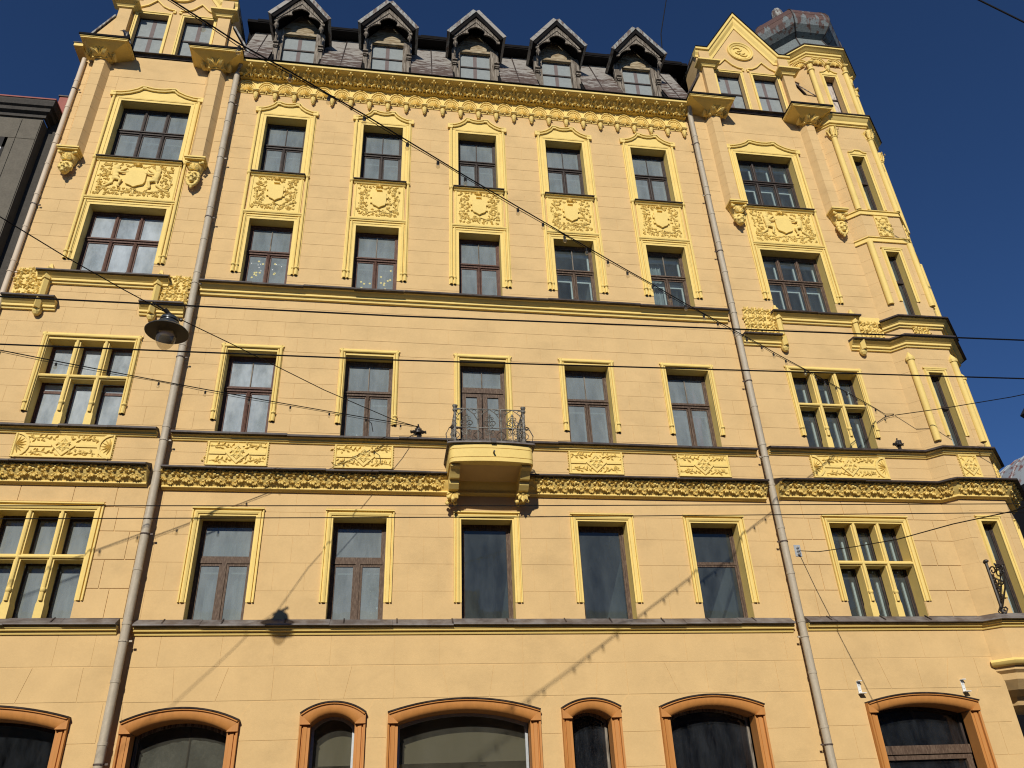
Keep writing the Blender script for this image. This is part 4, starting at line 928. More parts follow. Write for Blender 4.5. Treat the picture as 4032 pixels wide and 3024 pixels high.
# ------------------------------------------------------------------ shop windows under the arches
SHEET = ['plastic_grey', 'interior', 'interior', 'plastic_black', 'plastic_black', 'plastic_black', 'dark']
for k, a in enumerate(ARCH):
    cx, hw, zs, zp, p = a; ow, os, oz = hw - TW, zs - .17, zp - .19; d = .34
    ar = arc_pts(cx, ow, os, oz - os, 12); fwid = .05
    inn = [(cx + (x - cx) * (1 - fwid / ow), z - fwid) for x, z in ar]
    mb = MB(); zb = .5
    oo = [(cx - ow, zb)] + ar + [(cx + ow, zb)]; ii = [(cx - ow + fwid, zb + fwid)] + inn + [(cx + ow - fwid, zb + fwid)]
    mb2 = []
    for (u, v, s, t_) in zip(oo, oo[1:], ii[1:], ii): mb.prism([u, v, s, t_], p - d - .06, p - d)
    mb.box(cx - ow, cx + ow, p - d - .06, p - d, zb, zb + fwid)
    fm = 'white' if k == 2 else ('wood_dark' if k in (5, 6) else 'wood_grey')
    t = part('shop_window', mb, 'steel' if k in (1, 2) else fm, B)
    mb = MB(); mb.prism(ii, p - d - .035, p - d - .03); part('pane', mb, 'glass_shop' if k in (0, 1, 2) else 'glass_dark', t)
    if SHEET[k].startswith('plastic'):
        mb = MB(); nx, nz = 16, 16; idx = {}
        for i in range(nx + 1):
            for j in range(nz + 1):
                x = cx - ow + .03 + (2 * ow - .06) * i / nx; zt = os + (oz - os) * (1 - ((x - cx) / ow) ** 2) - .02; z = zb + (zt - zb) * j / nz
                idx[i, j] = mb.P(x, p - d - .07 - .03 * abs(math.sin(i * 1.7 + j * .35)) - .02 * rnd.random(), z)
        for i in range(nx):
            for j in range(nz): mb.F(idx[i, j], idx[i + 1, j], idx[i + 1, j + 1], idx[i, j + 1])
        part('plastic_sheet', mb, SHEET[k], t, 60)
        if k == 0: part('seam', MB().box(cx + .1, cx + .115, p - d - .075, p - d - .04, zb, oz - .05), 'wood_dark', t)
    if k == 5:
        mb = MB(); mb.box(cx - ow, cx + ow, p - d - .05, p - d + .05, 2.98, 3.14); mb.box(cx - ow, cx + ow, p - d - .05, p - d + .03, 2.88, 2.96); part('transom', mb, 'wood_brown', t)
        part('door_leaf', MB().box(cx + ow - .14, cx + ow - .01, p - d - .04, p - d + .03, .5, 2.88), 'wood_brown', t)
    if k == 4: part('transom', MB().box(cx - ow, cx + ow, p - d - .05, p - d + .02, 2.62, 2.72), 'wood_dark', t)
    D = 3.0; rm = MB(); x0, x1 = cx - ow - .3, cx + ow + .3
    zc = 3.10 if k in (1, 2) else 4.3
    y0, y1 = p - d - .15, p - d - D
    rm.quad((x0, y1, .3), (x1, y1, .3), (x1, y1, zc), (x0, y1, zc)); rm.quad((x0, y0, zc), (x1, y0, zc), (x1, y1, zc), (x0, y1, zc))
    rm.quad((x0, y0, .3), (x0, y1, .3), (x0, y1, zc), (x0, y0, zc)); rm.quad((x1, y0, .3), (x1, y1, .3), (x1, y1, zc), (x1, y0, zc)); rm.quad((x0, y0, .3), (x1, y0, .3), (x1, y1, .3), (x0, y1, .3))
    if k in (1, 2): part('ceiling_bulkhead', MB().box(x0, x1, y0 - .05, y0 - .02, zc, 4.3), 'bulkhead', t)
    part('room_interior', rm, 'room_warm' if k in (1, 2) else 'room', t)
    if k == 2:
        for x, q in ((1.0, -1.5), (2.0, -1.2), (2.4, -2.2)): part('ceiling_spotlight', MB().lathe(x, q, [(.07, zc - .012), (.07, zc - .002)], 12), 'iron', t)
        part('wall_recess', MB().box(.75, 1.5, y1 + .005, y1 + .06, 2.1, 2.8), 'wood_brown', t)
#--PART4--
# ------------------------------------------------------------------ crowning cornice of the middle: arcade of shells, acanthus leaves, eave
AX0, AN, AS = -4.14, 24, 0.5196
part('arcade_plate', MB().box(-4.62, 8.46, -.01, .022, 20.205, 20.73), 'trim', B)
course('eave_cove', [(0, 20.715), (.10, 20.71), (.125, 20.73), (.125, 20.765), (.10, 20.775), (.14, 20.79), (.20, 20.83), (.28, 20.90), (.36, 20.935), (.47, 20.94), (.49, 20.955), (.50, 21.0), (.50, 21.03), (0, 21.03)], 'trim', 'm', 40, [(-4.62, 0), (8.46, 0)])
part('eave_flashing', MB().sweep([(-4.66, 0), (8.5, 0)], [(-.1, 21.12), (.1, 21.10), (.53, 21.065), (.545, 21.03), (.50, 21.02), (-.1, 21.04)], plan=True), 'black_and_shade', B)
def shell_mesh():
    mb = MB(); n = 9
    for k in range(n):
        a0, a1 = math.pi * k / n, math.pi * (k + 1) / n; am = (a0 + a1) / 2
        def pt(a, r, p): return mb.P(r * math.cos(a), p, r * math.sin(a) * 1.02)
        r = .172
        i0, i1, im = pt(a0, .04, .03), pt(a1, .04, .03), pt(am, .04, .05)
        e0, e1, em = pt(a0, r * .93, .022), pt(a1, r * .93, .022), pt(am, r, .055)
        m0, m1, mm = pt(a0, r * .6, .012), pt(a1, r * .6, .012), pt(am, r * .6, .052)
        b = pt(am, r * 1.0, .0); b0 = pt(a0, r * .93, .0); b1 = pt(a1, r * .93, .0)
        for f in ((i0, m0, mm, im), (im, mm, m1, i1), (m0, e0, em, mm), (mm, em, e1, m1), (e0, b0, b, em), (em, b, b1, e1)): mb.F(*f)
    mb.ell(0, .03, .01, .028, .02, .022, 8, 5)
    return mb.mesh('shell')
SHM = shell_mesh(); SHM.materials.append(M['trim'])
def arch_mesh():
    mb = MB(); pts = [(.235 * math.cos(a), .235 * math.sin(a) * 1.03) for a in [math.pi - math.pi * k / 14 for k in range(15)]]
    mb.sweep(pts, [(-.035, .018), (-.03, .05), (-.012, .055), (-.006, .035), (.004, .035), (.008, .07), (.022, .07), (.025, .018)]); return mb.mesh('arch_moulding')
ARM = arch_mesh(); ARM.materials.append(M['trim'])
def corbel_mesh():
    mb = MB(); mb.box(-.085, .085, 0, .17, .0, .035); mb.box(-.075, .075, 0, .15, -.02, 0)
    mb.lathe(0, .05, [(.070, -.02), (.074, -.06), (.060, -.14), (.046, -.175), (.062, -.19), (.05, -.215), (.024, -.245), (.03, -.265), (.0, -.285)], 8); return mb.mesh('corbel')
CBM = corbel_mesh(); CBM.materials.append(M['trim'])
for k in range(AN + 1):
    x = AX0 + AS * k; place(CBM, 'corbel', x, .015, 20.20)
    if k < AN: place(SHM, 'shell', x + AS / 2, .022, 20.24, 0, 1.08, 1.62); place(ARM, 'arch_moulding', x + AS / 2, 0, 20.22, 0, 1, 1.68)
place(SHM, 'shell', AX0 - AS / 2, .022, 20.24, 0, 1.08, 1.62); place(ARM, 'arch_moulding', AX0 - AS / 2, 0, 20.22, 0, 1, 1.68)
def acanthus():
    mb = MB()
    mb.leaf(0, 20.80, .17, R(90), .20, .04, 5, .16)
    mb.tube([(0, .17, 20.80), (0, .28, 20.87), (0, .40, 20.90)], .045, 6, .03)
    mb.ell(0, .435, 20.905, .030, .035, .045, 6, 5); mb.ell(-.045, .40, 20.875, .024, .03, .026, 6, 4); mb.ell(.045, .40, 20.875, .024, .03, .026, 6, 4)
    for s in (-.5, .5): mb.leaf(s * .39, 20.80, .17, R(90), .13, .03, 3, .09)
    for x, r in ((-.195, .034), (0, .05), (-.085, .032), (.085, .032)): mb.ell(x, .16, 20.762, r, .045, .055, 6, 5)
    for x in (-.03, .03): mb.ell(x, .185, 20.765, .02, .03, .055, 5, 4)
    return mb.mesh('acanthus_leaf', 50)
ACM = acanthus(); ACM.materials.append(M['trim'])
for k in range(33): place(ACM, 'acanthus_leaf', -4.33 + .393 * k, 0, 0)
for k in (0, 1, 2):                                      # the same shells on the turret
    ox, op, an, L = FACE[k]
    if k == 0: ox, op, L = 12.15, -.45, 1.2
    w = L / 2
    for j in range(3):
        u = w * j
        if j: place(SHM, 'shell', ox + math.cos(an) * (u - w / 2) - math.sin(an) * .03, op + math.sin(an) * (u - w / 2) + math.cos(an) * .03, 23.46, an, 1.12, 1.3); place(ARM, 'arch_moulding', ox + math.cos(an) * (u - w / 2), op + math.sin(an) * (u - w / 2), 23.47, an, 1.13, 1.35)
        if j == 1 or k < 2 or j == 2: place(CBM, 'corbel', ox + math.cos(an) * u, op + math.sin(an) * u, 23.44, an)

# ------------------------------------------------------------------ pilaster strips with masks below and eave slabs above
def mask(beard):
    mb = MB()
    mb.ell(0, .10, 0, .125, .12, .19, 12, 9); mb.ell(0, .22, -.01, .030, .06, .065, 7, 5); mb.ell(0, .235, -.05, .048, .04, .026, 7, 5)
    for s in (-1, 1): mb.ell(s * .058, .205, .065, .055, .04, .020, 7, 5); mb.ell(s * .068, .18, -.05, .044, .05, .042, 7, 5); mb.ell(s * .13, .06, .0, .03, .05, .05, 6, 5)
    mb.ell(0, .205, -.098, .055, .035, .014, 7, 5); mb.ell(0, .20, -.125, .045, .03, .012, 7, 5); mb.ell(0, .19, -.165, .05, .05, .04, 8, 5)
    for k in range(9): a = R(-10 + 25 * k); mb.ell(.135 * math.cos(a), .10, .05 + .16 * math.sin(a), .05, .06, .045, 6, 5)
    if beard:
        for k in range(9): a = R(190 + 20 * k); mb.ell(.13 * math.cos(a), .11, -.04 + .22 * math.sin(a), .042, .05, .05, 6, 5)
        mb.ell(0, .10, -.30, .04, .04, .06, 6, 5)
    return remesh(mb, .010, 'mask')
MK = [mask(False), mask(True)]
for q in MK: q.materials.append(M['trim'])
def pilaster(c, mk, zt=17.50):
    p = PB; mb = MB()
    mb.hprism([(c - .25, p - .01), (c - .13, p + .20), (c + .13, p + .20), (c + .25, p - .01)], zt, 20.84)
    t = part('pilaster', mb, 'wall', B)
    for z in rng(zt + .35, 20.5, .42): part('joint_band', MB().hprism([(c - .252, p - .01), (c - .132, p + .203), (c + .132, p + .203), (c + .252, p - .01)], z, z + .40), 'wall', t)
    mb = MB(); mb.box(c - .26, c + .26, p, p + .36, zt - .045, zt); mb.box(c - .24, c + .24, p, p + .33, zt - .08, zt - .045)
    mb.hprism([(c - .22, p), (c - .20, p + .24), (c + .20, p + .24), (c + .22, p)], zt - .14, zt - .08)
    for s in (-1, 1): mb.tube([(c + s * .17, p + .20, zt - .12), (c + s * .20, p + .29, zt - .15), (c + s * .165, p + .30, zt - .21), (c + s * .13, p + .27, zt - .17)], .035, 6)
    mb.lathe(c, p + .05, [(.20, zt - .14), (.17, zt - .26), (.13, zt - .40)], 10)
    mb.leaf(c, zt - .36, p + .22, R(90), .20, .05, 5, .05)
    part('corbel_capital', mb, 'trim', t, 40)
    o = link('mask', MK[mk], None, t, (c, -(p + .06), zt - .58))
def slab(x0, x1, c, wrap=None, pf=.80):
    z = 20.95; p = PB; mb = MB()
    mb.box(x0, x1, p - .2, pf, z + .02, z + .09); mb.box(x0 + .02, x1 - .02, p - .2, pf - .02, z - .02, z + .02)
    a = [(x0 + .06, p - .1), (x0 + .06, pf - .06), (x1 - .06, pf - .06), (x1 - .06, p - .1)]
    for (e0, z0_, e1, z1_) in ((0, z - .02, .10, z - .07), (.10, z - .07, .30, z - .16), (.30, z - .16, .42, z - .27)):
        def ring(e, zz):
            w = (x1 - x0) / 2 - .06; f = max(.22, w - e * w / .45 * .95) if e else w; m = c + ((x0 + x1) / 2 - c) * (1 - e / .42)
            return [mb.P(m - f, p - .1, zz), mb.P(m - f, pf - .06 - e * 1.05, zz), mb.P(m + f, pf - .06 - e * 1.05, zz), mb.P(m + f, p - .1, zz)]
        r0_, r1_ = ring(e0, z0_), ring(e1, z1_)
        for k in range(4): mb.F(r0_[k], r0_[(k + 1) % 4], r1_[(k + 1) % 4], r1_[k])
    t = part('eave_slab', mb, 'trim', B)
    mb = MB(); mb.box(x0 - .02, x1 + .02, p - .1, pf + .02, z + .09, z + .115); mb.box(x0 - .025, x1 + .025, pf - .0, pf + .025, z + .045, z + .115)
    part('slab_flashing', mb, 'black_and_shade', t)
    mb = MB()
    for s, q, r in ((0, .36, .30), (-.27, .22, .19), (.27, .22, .19)):
        mb.leaf(c + s, 20.70, p + q - .10, R(90), r, .06, 5, .20); mb.petal(c + s, 20.70, p + q - .08, R(90), r * 1.15, .06, .05, .24)
        mb.ell(c + s, p + q + .20, 20.72 + r, .04, .04, .05, 6, 5)
    for k in range(5): mb.ell(c - .14 + .07 * k, p + .22, 20.72, .04, .05, .05, 6, 5)
    mb.box(c - .2, c + .2, p, p + .25, 20.66, 20.70)
    part('acanthus_capital', mb, 'trim', t, 50)
pilaster(-8.26, 0, 17.20); pilaster(-5.24, 1, 17.18); pilaster(9.32, 0, 17.12); pilaster(12.38, 1, 17.12)
slab(-8.72, -7.49, -8.26); slab(-5.92, -4.52, -5.24); slab(8.40, 9.82, 9.32); slab(11.66, 12.98, 12.38)
mb = MB(); mb.box(-8.98, -8.74, -.3, .45, 20.97, 21.08); part('eave_return', mb, 'trim', B)
mb = MB(); mb.box(-9.0, -8.74, -.3, .47, 21.08, 21.11); part('eave_return_flashing', mb, 'lead', B)

# ------------------------------------------------------------------ gables
def gable(c, seed):
    p = PB; xL, xR = c - 1.60, c + 1.60; zs, za = 23.92, 25.88
    ops = [(c + s * .63 - GW, c + s * .63 + GW, 21.28, 23.02) for s in (-1, 1)]
    mb = MB(); wall_cells(mb, xL, xR, 21.1, zs, ops, p)
    mb.quad((xL + .36, p, zs), (xR - .36, p, zs), (c + .0, p, za), (c - .0, p, za))
    mb.quad((xL, p, 21.1), (xL, -.8, 21.1), (xL, -.8, zs), (xL, p, zs)); mb.quad((xR, p, 21.1), (xR, -.8, 21.1), (xR, -.8, zs), (xR, p, zs))
    for s in (-1, 1):                                    # low sloping wings
        x0, x1 = c + s * 1.6, c + s * 2.12
        mb.quad((x0, p - .005, 21.1), (x1, p - .005, 21.1), (x1, p - .005, 21.7), (x0, p - .005, 22.75)); mb.quad((x1, p - .005, 21.1), (x1, -.6, 21.1), (x1, -.6, 21.7), (x1, p - .005, 21.7))
    t = part('gable_wall', mb, 'wall', B)
    for s in (-1, 1):
        mb = MB(); x0, x1 = c + s * 1.62, c + s * 2.16; pts = [(x0, 22.80), (x1, 21.74)]
        if s < 0: pts = pts[::-1]
        mb.sweep(pts, [(0, p + .03), (0, -.7), (.05, -.7), (.05, p + .03)])
        part('wing_flashing', mb, 'roof_grey' if c < 0 else 'lead', t)
    cop = [(xL - .03, zs), (xL + .38, zs), (c, za), (xR - .38, zs), (xR + .03, zs)]
    mb = MB(); mb.sweep(cop, [(-.30, p - .01), (-.30, p + .03), (-.22, p + .04), (-.14, p + .10), (-.06, p + .12), (-.05, p + .17), (.02, p + .18), (.03, p - .12), (-.1, p - .12)]); part('gable_coping', mb, 'trim', t)
    mb = MB(); mb.sweep(cop, [(-.10, p - .13), (.025, p - .13), (.025, -.7), (-.10, -.7)]); part('coping_back', mb, 'roof_grey', t)
    mb = MB(); mb.sweep(cop, [(.03, p + .20), (.055, p + .20), (.055, p - .6), (.03, p - .6)]); part('coping_flashing', mb, 'black_and_shade', t)
    for k, s in enumerate((-1, 1)):
        x = c + s * 1.36; mb = MB()
        mb.hprism([(x - .17, p - .01), (x - .17, p + .16), (x + .17, p + .16), (x + .17, p - .01)], 21.1, 23.05)
        pt = part('gable_pilaster', mb, 'wall', t)
        mb = MB(); pc = [(x - .17, p), (x - .17, p + .16), (x + .17, p + .16), (x + .17, p)]
        mb.sweep(pc, [(0, 22.95), (.05, 22.97), (.05, 23.0), (.10, 23.05), (.20, 23.10), (.20, 23.16), (0, 23.22)], plan=True); part('pilaster_cap', mb, 'trim', t)
        part('pinnacle_block', MB().hprism([(x - .17, p - .01), (x - .17, p + .12), (x + .17, p + .12), (x + .17, p - .01)], 23.2, zs - .1), 'wall', t)
    for s in (-1, 1):
        w = c + s * .63
        window('board', w, 21.28, 23.02, GW, p, 'wood_dark', 'board', d=.16)
        mb = MB(); jamb(mb, w, GW, 21.30, 23.02, [(0, p - .01), (0, p + .02), (.045, p + .025), (.05, p + .045), (.08, p + .045), (.09, p - .01)])
        og = [(w - .56, 23.20), (w - .54, 23.24), (w - .38, 23.27), (w - .2, 23.38), (w, 23.62), (w + .2, 23.38), (w + .38, 23.27), (w + .54, 23.24), (w + .56, 23.20)]
        mb.sweep(og, [(0, p - .01), (0, p + .05), (.035, p + .05), (.04, p - .01)])
        for q in (-1, 1): mb.box(w + q * .545 - .04, w + q * .545 + .04, p, p + .045, 23.14, 23.2)
        part('window_surround', mb, 'trim', t)
    mb = MB(); mb.sweep([(c - 1.2, p), (c + 1.2, p)], [(0, 21.27), (.10, 21.245), (.105, 21.22), (.05, 21.22), (0, 21.15)], plan=True); part('gable_sill_flashing', mb, 'lead', t)
    el = [(c + .42 * math.cos(a), 24.12 + .42 * math.sin(a)) for a in [2 * math.pi * k / 28 for k in range(28)]][::-1]
    mb = MB(); mb.sweep(el, [(-.10, p + .0), (-.10, p + .03), (-.05, p + .05), (-.04, p + .03), (-.02, p + .06), (.02, p + .06), (.03, p - .01)], True)
    mb.prism([(c + .33 * math.cos(a), 24.12 + .33 * math.sin(a)) for a in [2 * math.pi * k / 24 for k in range(24)]], p - .01, p + .006)
    sc = [(c - .22, 24.24), (c - .13, 24.32), (c - .02, 24.30), (c + .05, 24.22), (c - .02, 24.15), (c - .12, 24.13), (c - .16, 24.06), (c - .08, 24.0), (c + .05, 24.02), (c + .16, 24.08)]
    mb.sweep(sc, [(-.02, p), (-.02, p + .04), (.02, p + .04), (.02, p)]); mb.sweep([(x - (x - c) * 2, 48.24 - z) for x, z in sc[:4]], [(-.02, p), (-.02, p + .04), (.02, p + .04), (.02, p)])
    part('medallion', mb, 'trim', t, 30)
    mb = MB()                                            # saddle roof behind the gable
    for s in (-1, 1): mb.quad((c + s * 1.65, p - .55, zs - .02), (c, p - .55, za + .02), (c, -4.5, za + .02), (c + s * 1.65, -4.5, zs - .02))
    mb.quad((c - 1.65, -4.5, zs), (c + 1.65, -4.5, zs), (c, -4.5, za), (c, -4.5, za)); part('gable_roof', mb, 'roof_grey', B)
gable(GL, 1); gable(RX + .18, 2)

# ------------------------------------------------------------------ mansard roof and dormers
MZ0, MP0, MZ1, MP1 = 21.09, .42, 23.90, -.78
DORM = [-3.20, -0.605, 2.055, 4.605, 7.19]
sheets = [-4.66] + sorted([d + s for d in DORM for s in (-.75, .75)]) + [8.62]
for (a, b) in zip(sheets[::2], sheets[1::2]):
    a2, b2 = a - .03, b + .03; n = 2 if b - a > .6 else 1
    for k in range(n):
        x0, x1 = a2 + (b2 - a2) * k / n, a2 + (b2 - a2) * (k + 1) / n
        for j in range(3):
            t0, t1 = j / 3, (j + 1) / 3; e = .012 * (k % 2) + .01 * (2 - j)
            f = lambda t: (MP0 + (MP1 - MP0) * t, MZ0 + (MZ1 - MZ0) * t)
            mb = MB(); (pa, za), (pb, zb) = f(t0), f(t1); pa += e + .006; pb += e - .004
            mb.quad((x0, pa, za), (x1, pa, za), (x1, pb, zb), (x0, pb, zb)); mb.quad((x0, pa, za), (x1, pa, za), (x1, pa - .06, za), (x0, pa - .06, za)); part('roof_sheet', mb, 'roof', B)
        if k: mb = MB(); mb.tube([(x0, MP0 + .02, MZ0), (x0, MP1 + .02, MZ1)], .018, 5); part('roof_seam', mb, 'lead', B)
mb = MB()
for (a, b) in zip(sheets[::2], sheets[1::2]): mb.quad((a - .1, MP0 - .02, MZ0 - .02), (b + .1, MP0 - .02, MZ0 - .02), (b + .1, MP1 - .02, MZ1), (a - .1, MP1 - .02, MZ1))
mb.quad((-4.9, -.7, 21), (8.9, -.7, 21), (8.9, -.8, 24), (-4.9, -.8, 24)); part('roof_deck', mb, 'black_and_shade', B)
mb = MB(); mb.box(-4.9, 9.2, -1.6, -.42, 23.90, 24.02); mb.quad((-4.9, -.42, 24.02), (9.2, -.42, 24.02), (9.2, -6, 25.0), (-4.9, -6, 25.0)); part('upper_eave', mb, 'black_and_shade', B)  # the soffit's own shade is painted in as black
x = -4.6
while x < 8.8: w = rnd.uniform(.3, .8); part('eave_board', MB().box(x, x + w, -.45, -.40, 23.94, 24.03 + rnd.uniform(0, .05)), 'black_and_shade', B); x += w
def board_half():
    inner = [(.635, -.02), (.60, .10), (.54, .21), (.45, .31), (.36, .365), (.25, .385), (.235, .41), (.262, .47), (.265, .54), (.235, .61), (.18, .675), (.10, .73), (0, .775)]
    return inner
def dormer(c, k):
    pw = -.08; zt = 23.10; hw = .70
    t = link('dormer', None, None, B, (0, 0, 0))
    mb = MB(); mb.quad((c - hw, pw, 21.0), (c - .47, pw, 21.0), (c - .47, pw, zt), (c - hw, pw, zt)); mb.quad((c + hw, pw, 21.0), (c + .47, pw, 21.0), (c + .47, pw, zt), (c + hw, pw, zt))
    part('cheek_wall', MB().box(c - hw, c - hw + .05, -3.0, pw, 21.0, zt + .05).box(c + hw - .05, c + hw, -3.0, pw, 21.0, zt + .05), 'black_and_shade', t)  # cheeks coloured black for the shade under the dormer overhang
    z = 22.98; j = 0                                    # tympanum boards
    while z < 23.9:
        w = hw if z < zt else hw * (24.05 - z) / (24.05 - zt)
        w1 = hw if z + .16 < zt else hw * max(.02, (24.05 - z - .16)) / (24.05 - zt)
        part('tympanum_board', MB().prism([(c - w, z + .004), (c + w, z + .004), (c + w1, z + .156), (c - w1, z + .156)], pw - .04, pw + rnd.uniform(-.004, .006)), 'wood_tan', t); z += .16
    part('window_head', MB().box(c - .50, c + .50, pw, pw + .06, 22.96, 23.06), 'wood_tan', t)
    for s in (-1, 1):
        part('post', MB().box(c + s * .595 - .125, c + s * .595 + .125, pw - .05, pw + .07, 21.0, zt), 'wood_grey', t)
        part('post', MB().box(c + s * .64 - .06, c + s * .64 + .06, pw + .07, pw + .13, 21.0, 22.75), 'wood_grey', t)
        mb = MB(); mb.box(c + s * .64 - .075, c + s * .64 + .075, pw + .07, pw + .20, 22.24, 22.30); mb.box(c + s * .64 - .075, c + s * .64 + .075, pw + .07, pw + .22, 22.36, 22.40); mb.box(c + s * .64 - .05, c + s * .64 + .05, pw + .07, pw + .17, 22.2, 22.4); part('bracket_block', mb, 'wood_grey', t)
        if not (k in (2, 3) and s > 0) and not (k == 4 and s < 0):
            mb = MB(); mb.tube([(c + s * .64, pw + .15, 22.40), (c + s * .645, .18, 22.62), (c + s * .65, .34, 22.99)], .035, 6); part('brace', mb, 'wood_grey', t)
            mb = MB(); mb.lathe(c + s * .645, .36, [(.03, 23.0), (.06, 22.94), (.03, 22.91), (.03, 22.87), (.065, 22.83), (.075, 22.78), (.05, 22.73), (.015, 22.70), (.012, 22.64), (0, 22.62)], 10); part('pendant', mb, 'wood_grey', t, 50)
        mb = MB(); h = [(c + s * a, 22.99 + b * .87) for a, b in board_half()]
        out = [(c, 23.98), (c + s * .72, 23.12), (c + s * .72, 22.97)]
        pts = h + out
        mb.prism(pts, .33, .375); part('bargeboard', mb, 'wood_grey', t)
        mb = MB(); pth = [(c + s * .725, 23.12), (c, 24.0)]
        if s > 0: pth = pth[::-1]
        mb.sweep(pth, [(-.09, .37), (-.09, .40), (-.03, .41), (0.0, .43), (0.0, .30), (-.05, .30)]); part('barge_moulding', mb, 'wood_grey', t)
        mb = MB(); a0, a1 = (c + s * .82, 23.10), (c, 24.26)       # roof slope: sheet with thickness
        pth = [a1, a0] if s > 0 else [a0, a1]
        mb.sweep(pth, [(-.11, .46), (.0, .48), (.0, -3.2), (-.11, -3.2)]); part('dormer_roof_slope', mb, 'black_and_shade', t)
        mb = MB(); mb.sweep(pth, [(-.012, .505), (-.012, .475), (.002, -3.2), (.04, -3.2), (.10, .45), (.115, .505)]); part('roof_sheet', mb, 'roof_grey' if (k + (s > 0)) % 3 else 'roof', t)
        for j in range(9):                                # folded sheet edge
            f = (j + .5) / 9; x, z = a0[0] + (a1[0] - a0[0]) * f, a0[1] + (a1[1] - a0[1]) * f
            dx, dzz = (a1[0] - a0[0]), (a1[1] - a0[1]); L = math.hypot(dx, dzz); dx /= L; dzz /= L
            part('sheet_fold', MB().prism([(x - dx * .07, z - dzz * .07), (x + dx * .07, z + dzz * .07), (x + dx * .06 + s * dzz * .07, z + dzz * .06 - dx * s * .07 + .10), (x - dx * .06 + s * dzz * .07, z - dzz * .06 - dx * s * .07 + .10)], .49, .50 + rnd.uniform(0, .02)), 'roof_grey' if rnd.random() < .7 else 'roof', t) if False else None
    return t
DO = [dormer(c, k) for k, c in enumerate(DORM)]
for k, c in enumerate(DORM):
    w = window('board', c, 21.72, 22.96, .47, -.08, 'wood_grey', 'board', d=.03)
# turret dome: an octagonal onion with standing seams
prof = [(1.52, 24.22), (1.44, 24.60), (1.32, 24.95), (1.22, 25.30), (1.42, 25.40), (1.62, 25.58), (1.72, 25.80), (1.71, 26.02), (1.63, 26.25), (1.51, 26.45), (1.30, 26.70), (.97, 26.95), (.60, 27.2), (.34, 27.5), (.22, 27.8), (.20, 28.05), (.21, 28.2), (.18, 28.35), (0, 28.4)]
for k in range(8):
    a0, a1 = R(-22.5 + 45 * k), R(22.5 + 45 * k)
    for (s0, s1) in ((0, 3), (3, 7), (7, 11), (11, len(prof) - 1)):
        mb = MB()
        for j in range(s0, s1):
            (ra, za), (rb, zb) = prof[j], prof[j + 1]; f = 1.0 + (.004 if s0 in (7,) else 0)
            mb.quad(*[(13.6 + r * f * math.cos(a), -1.05 + r * f * math.sin(a), z) for r, a, z in ((ra, a0, za), (ra, a1, za), (rb, a1, zb), (rb, a0, zb))])
        part('dome_sheet', mb, 'dome', B)
    mb = MB(); mb.tube([(13.6 + r * 1.005 * math.cos(a0), -1.05 + r * 1.005 * math.sin(a0), z) for r, z in prof[:13]], .022, 5); part('dome_seam', mb, 'lead', B)
mb = MB(); mb.lathe(13.6, -1.05, [(.19, 27.9), (.23, 27.98), (.21, 28.25), (.17, 28.42), (.10, 28.52)], 8); part('dome_finial', mb, 'roof_grey', B)
mb = MB(); mb.box(12.05, 15.05, -4, -2.4, 20, 24.2); mb.box(8.7, 15.0, -6, -4.0, 18, 23.9); part('rear_roof_block', mb, 'black_and_shade', B)
mb = MB(); mb.tube([(12.38, .14, 22.9), (12.97, .36, 21.95)], .016, 6); part('drain_spout', mb, 'roof', B)

# ------------------------------------------------------------------ downpipes
def pipe(x, p, m, zt, steps, name='downpipe', top=None, r=.080):
    pts = ([top] if top else []) + [(x, p, zt)]
    for z, dp in steps: pts += [(x, p, z + .18), (x, p + dp, z - .05)] if False else []
    mb = MB(); mb.tube(pts + [(x, p, -.05)], r, 12); t = part(name, mb, m, B, 40)
    z = zt - .9; k = 0
    while z > 0:
        mb = MB(); mb.lathe(x, p, [(r, z - .03), (r + .008, z - .025), (r + .008, z + .025), (r, z + .03)], 12); part('pipe_joint', mb, m, t, 40)
        if k % 2 == 0:
            s = 1 if x < 0 else -1; mb = MB(); mb.lathe(x, p, [(r, z - .33), (r + .012, z - .33), (r + .012, z - .305), (r, z - .305)], 12); mb.box(x + s * .10, x + s * .15, p - .02, p + .01, z - .33, z - .30); mb.box(x - .012, x + .012, p - .3, p, z - .325, z - .305); part('pipe_clamp', mb, m if k % 4 else 'roof', t)
        z -= 1.02; k += 1
    return t
pipe(-4.70, .20, 'pipe', 20.70, [], top=(-4.62, .36, 20.95)); pipe(8.57, .20, 'pipe', 20.70, [], top=(8.52, .36, 20.95))
pipe(-8.72, .20, 'pipe_pale', 20.75, [], r=.060)

# ------------------------------------------------------------------ balcony
t = link('balcony', None, None, B)
x0, x1, pf, zb, zt = 1.18, 2.94, 1.06, 8.58, 8.98
def rr(x0, x1, pf, r, bow=.06, n=5):
    pts = [(x0, 0.0)]
    for k in range(n + 1): a = R(180 - 90 * k / n); pts.append((x0 + r + r * math.cos(a), pf - r + r * math.sin(a)))
    for k in range(1, 8): f = k / 8; pts.append((x0 + r + (x1 - x0 - 2 * r) * f, pf + bow * 4 * f * (1 - f)))
    for k in range(n + 1): a = R(90 - 90 * k / n); pts.append((x1 - r + r * math.cos(a), pf - r + r * math.sin(a)))
    return pts + [(x1, 0.0)]
mb = MB(); pl = rr(x0, x1, pf, .14)
for e, za, zc in ((0, zb + .30, zt), (.012, zb + .285, zb + .30), (0, zb + .10, zb + .285), (.012, zb + .085, zb + .10), (0, zb, zb + .085)): mb.hprism(rr(x0 + e, x1 - e, pf - e, .14), za, zc)
part('balcony_slab', mb, 'trim', t, 30)
